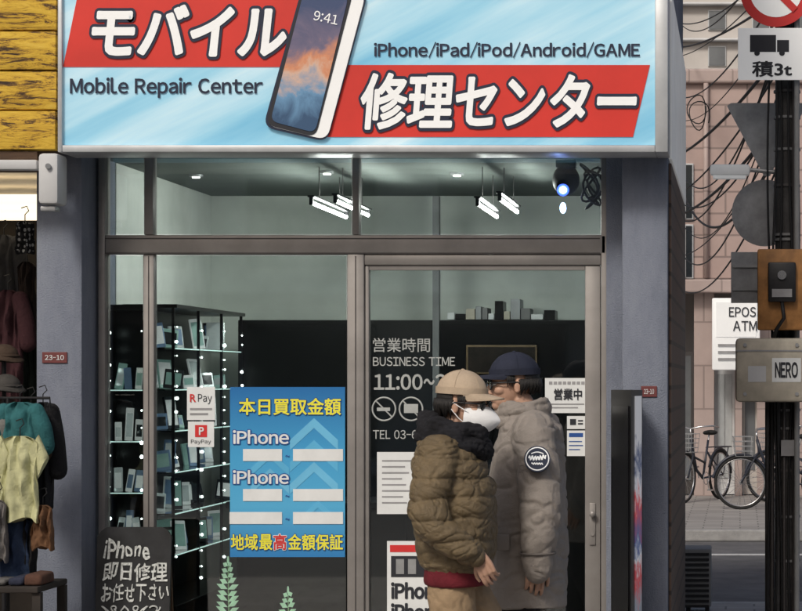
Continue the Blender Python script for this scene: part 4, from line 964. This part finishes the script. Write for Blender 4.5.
# --- person in the olive jacket, walking to the right
Y1=8.75
c1=dict(head=(.046,0,1.503),hk=1.0,sh=(-.02,.17,1.33),hip=.86,hl=.158,hairl=1.2,cap=M['capbeige'],mask=True,lens='lens',brim=.9,yaw=-14,nod=3,capz=.044,caph=.094,
 armR=dict(p=[(-.02,-.17,1.3),(-.04,-.235,1.04),(.14,-.225,.885)],n=(.1,.9,.15),side=-1,d=(.4,.05,-.9),curl=1.1),
 armL=dict(p=[(-.02,.17,1.3),(-.05,.235,1.05),(.07,.25,.83)],n=(0,-.9,.1),side=1,curl=1.1),
 legL=[(0,.085,.84),(.15,.09,.48),(.21,.085,.1)],legR=[(0,-.085,.84),(-.01,-.09,.47),(-.25,-.085,.15)],legL_pitch=-.0,legR_pitch=.45)
p1,M1,_=person('person in a beige cap, white mask and olive padded jacket walking to the right',Vector((X(453,Y1),Y1,0)),0,c1)
jk=MB(); trunk(jk,[(.81,.018,0,.125,.19),(.845,.015,0,.152,.21),(.95,.012,0,.168,.22),(1.12,.008,0,.17,.22),(1.26,-.015,0,.15,.21),(1.34,-.025,0,.118,.18),(1.385,-.02,0,.085,.1)])
jk.limb([(-.035,-.165,1.295),(-.06,-.265,1.05),(.09,-.25,.91)],[.088,.078,.06],26,22)
jk.limb([(-.035,.165,1.295),(-.06,.255,1.05),(.03,.26,.87)],[.088,.078,.062],26,22)
jk=jk.xf(M1).build('jacket',M['puffer'],p1); remesh(jk,.005,1,.010,9,(1,1,1.5),3,.0055,14,.022,.086)
for a,b_ in (((.088,-.248,.915),(.124,-.235,.882)),((.028,.26,.875),(.055,.255,.835))): MB().limb([a,b_],[.05,.042],16,4).xf(M1).build('cuff',M['puffer'],p1,True)
hm=MB(); trunk(hm,[(.752,.018,0,.13,.19),(.77,.018,0,.136,.196),(.83,.016,0,.13,.19)]); hm=hm.xf(M1).build('sweater_hem',M['burgundy'],p1,True); remesh(hm,.007,2,.005,18,(1,1,.3),4)
tr=MB(); trunk(tr,[(.74,0,0,.1,.16),(.8,0,0,.112,.165),(.86,0,0,.112,.16)])
tr.limb([(0,.08,.8),(.15,.09,.48),(.215,.087,.1)],[.1,.09,.078],22,12); tr.limb([(0,-.08,.8),(-.01,-.09,.47),(-.24,-.087,.14)],[.1,.09,.078],22,12)
tr=tr.xf(M1).build('trousers',M['tan'],p1); remesh(tr,.008,3,.008,12,(1,1,1),5,.004,16)
scf=MB()
for (cz,tilt,R_,r,dx) in ((1.335,.25,.11,.05,-.005),(1.375,-.1,.1,.043,.0),(1.402,.4,.09,.032,-.035)):
    pts=[];N=32
    for j in range(N+1):
        a=2*PI*j/N; pts.append((dx+.01+R_*1.02*math.cos(a),R_*1.05*math.sin(a),cz+math.sin(tilt)*R_*-math.cos(a)+.01*math.sin(3*a+cz*40)))
    scf.tube(pts,[r*(1+.16*math.sin(5*2*PI*j/N+cz*30)) for j in range(N+1)],14)
scf.ell((-.085,0,1.395),(.06,.1,.08)); scf.ell((.06,-.05,1.28),(.05,.06,.07)); scf.ell((-.03,-.07,1.33),(.09,.07,.062))
scf=scf.xf(M1).build('scarf',M['scarf'],p1); remesh(scf,.006,3,.012,14,(1,1,2.4),9,.005,18)
# --- taller person in grey coat, facing left
Y2=9.35
c2=dict(head=(.07,0,1.586),hk=1.03,sh=(-.02,.18,1.4),hip=.9,hl=.178,hairl=.95,cap=M['capnavy'],mask=False,lens='lensglass',brim=.4,yaw=16,bl=.086,nod=2,capz=.04,caph=.094,ha=.5,hx=-.005,
 armL=dict(p=[(-.03,.18,1.37),(-.065,.26,1.08),(-.06,.255,.815)],n=(.25,-.9,0),side=1,d=(.05,.0,-1),curl=.9),
 armR=dict(p=[(-.03,-.18,1.37),(-.02,-.25,1.08),(.06,-.25,.83)],n=(.1,.9,0),side=-1,curl=.9),
 legL=[(0,.095,.88),(.06,.095,.49),(.08,.09,.1)],legR=[(0,-.095,.88),(.04,-.095,.49),(-.1,-.09,.1)])
p2,M2,_=person('taller person in a navy cap and long grey padded coat facing left',Vector((X(528,Y2),Y2,0)),PI,c2)
co=MB(); trunk(co,[(.6,.0,0,.17,.235),(.7,.0,0,.175,.235),(.9,.0,0,.175,.228),(1.1,.0,0,.17,.225),(1.28,-.005,0,.162,.22),(1.38,-.012,0,.14,.2),(1.43,-.002,0,.115,.14),(1.46,.012,0,.1,.105)])
co.limb([(-.04,.175,1.365),(-.08,.27,1.08),(-.068,.27,.8)],[.098,.09,.07],22,16); co.limb([(-.04,-.175,1.365),(-.03,-.255,1.08),(.04,-.255,.815)],[.098,.09,.07],22,16)
co=co.xf(M2).build('coat',M['coat'],p2); remesh(co,.0055,1,.013,6.5,(1,1,1.0),17,.008,7.5,.006,.16,(.9,.9,1.4))
tr_=MB(); tr_.tube([(.172,-.03,z) for z in [.62+.05*i for i in range(13)]],.006,6); tr_.xf(M2).build('zip',M['blackplastic'],p2)
MB().box(.055,.135,.212,.238,.86,.93,.008).xf(M2).build('pocket_flap',M['coat'],p2,40)
MB().tube([(-.0685+.077*math.cos(a),.27+.077*math.sin(a),.852) for a in [2*PI*i/30 for i in range(31)]],.005,6).xf(M2).build('cuff_seam',M['coatseam'],p2,True)
cl_=MB()
for (cz,R_,r) in ((1.425,.098,.032),(1.462,.098,.028),(1.49,.096,.018)):
    N=40; pts=[]
    for j in range(N+1):
        a=2*PI*j/N; pts.append((.022+R_*1.04*math.cos(a),R_*math.sin(a),cz-.012*math.cos(a)+.005*math.sin(3*a+cz*50)))
    cl_.tube(pts,[r*(1+.12*math.sin(4*2*PI*j/N+cz*70)) for j in range(N+1)],12)
cl_=cl_.xf(M2).build('collar',M['coat'],p2); remesh(cl_,.006,2,.006,16,(1,1,1.5),8,.004,14)
pc=Vector((-.076,.359,1.262)); nv=Vector((-.1,1,.18)).normalized()
cu=MB().limb([(-.07,.27,.805),(-.068,.27,.775)],[.064,.057],18,4).xf(M2).build('cuff',M['coat'],p2,True)
pt_=MB().disc(pc-nv*.024,.056,nv,.03,36).xf(M2).build('arm_patch',M['navy'],p2)
MB().disc(pc+nv*.0062,.051,nv,.0015,36).xf(M2).build('ring',M['signwhite'],pt_); MB().disc(pc+nv*.0079,.046,nv,.0015,36).xf(M2).build('emblem_face',M['navy'],pt_)
u_=Vector((-1,0,0)); u_=(u_-nv*u_.dot(nv)).normalized(); v_=nv.cross(u_); 
if v_.z<0: v_=-v_
q_=pc+nv*.0105
em=MB()
em.tube([q_+u_*(-.036+.072*i/47)+v_*(.004+.011*math.sin(i*.82)*(1 if i%9<6 else .45)+.006*(i/47-.5)) for i in range(48)],.0032,5)
em.tube([q_+u_*(-.026+.052*i/15)+v_*(.021+.007*math.sin(PI*i/15)) for i in range(16)],.0026,5)
em.tube([q_+u_*(-.024+.048*i/23)+v_*(-.022+.004*math.sin(i*1.3)) for i in range(24)],.0024,5)
em.xf(M2).build('emblem',M['signwhite'],pt_)
tr=MB(); trunk(tr,[(.76,0,0,.11,.17),(.9,0,0,.112,.165)]); tr.limb([(0,.095,.86),(.06,.095,.49),(.085,.092,.1)],[.105,.088,.075],22,12); tr.limb([(0,-.095,.86),(.04,-.095,.49),(-.095,-.092,.1)],[.105,.088,.075],22,12)
tr=tr.xf(M2).build('trousers',M['darktrouser'],p2); remesh(tr,.009,3,.008,12)
# ================================================================ light, world, camera
w=bpy.data.worlds.new('World'); sc.world=w; w.use_nodes=True; nt=w.node_tree
sky=nt.nodes.new('ShaderNodeTexSky'); sky.sky_type='NISHITA'; sky.sun_disc=False
sky.sun_elevation=math.radians(42); sky.sun_rotation=math.radians(200); sky.dust_density=5; sky.ozone_density=.4
nt.links.new(sky.outputs[0],nt.nodes['Background'].inputs[0]); nt.nodes['Background'].inputs[1].default_value=.085
sl_=bpy.data.lights.new('sun','SUN'); sl_.energy=1.85; sl_.angle=math.radians(11); sl_.color=(1,.95,.87)
so=bpy.data.objects.new('sun',sl_); col.objects.link(so)
el,rot=math.radians(42),math.radians(200)
dv=Vector((math.sin(rot)*math.cos(el),math.cos(rot)*math.cos(el),math.sin(el)))
so.rotation_euler=dv.to_track_quat('Z','Y').to_euler(); so.location=(0,0,12)
cam=bpy.data.cameras.new('camera'); cam.sensor_width=36; cam.lens=36*F/802; cam.clip_end=600; cam.clip_start=.1
cam.shift_x=-(VX-401)/802; cam.shift_y=(VY-305.5)/802
co_=bpy.data.objects.new('camera',cam); col.objects.link(co_); co_.location=(0,0,CH); co_.rotation_euler=(PI/2,0,0); sc.camera=co_
sc.view_settings.view_transform='Standard'; sc.view_settings.look='None'; sc.view_settings.exposure=0
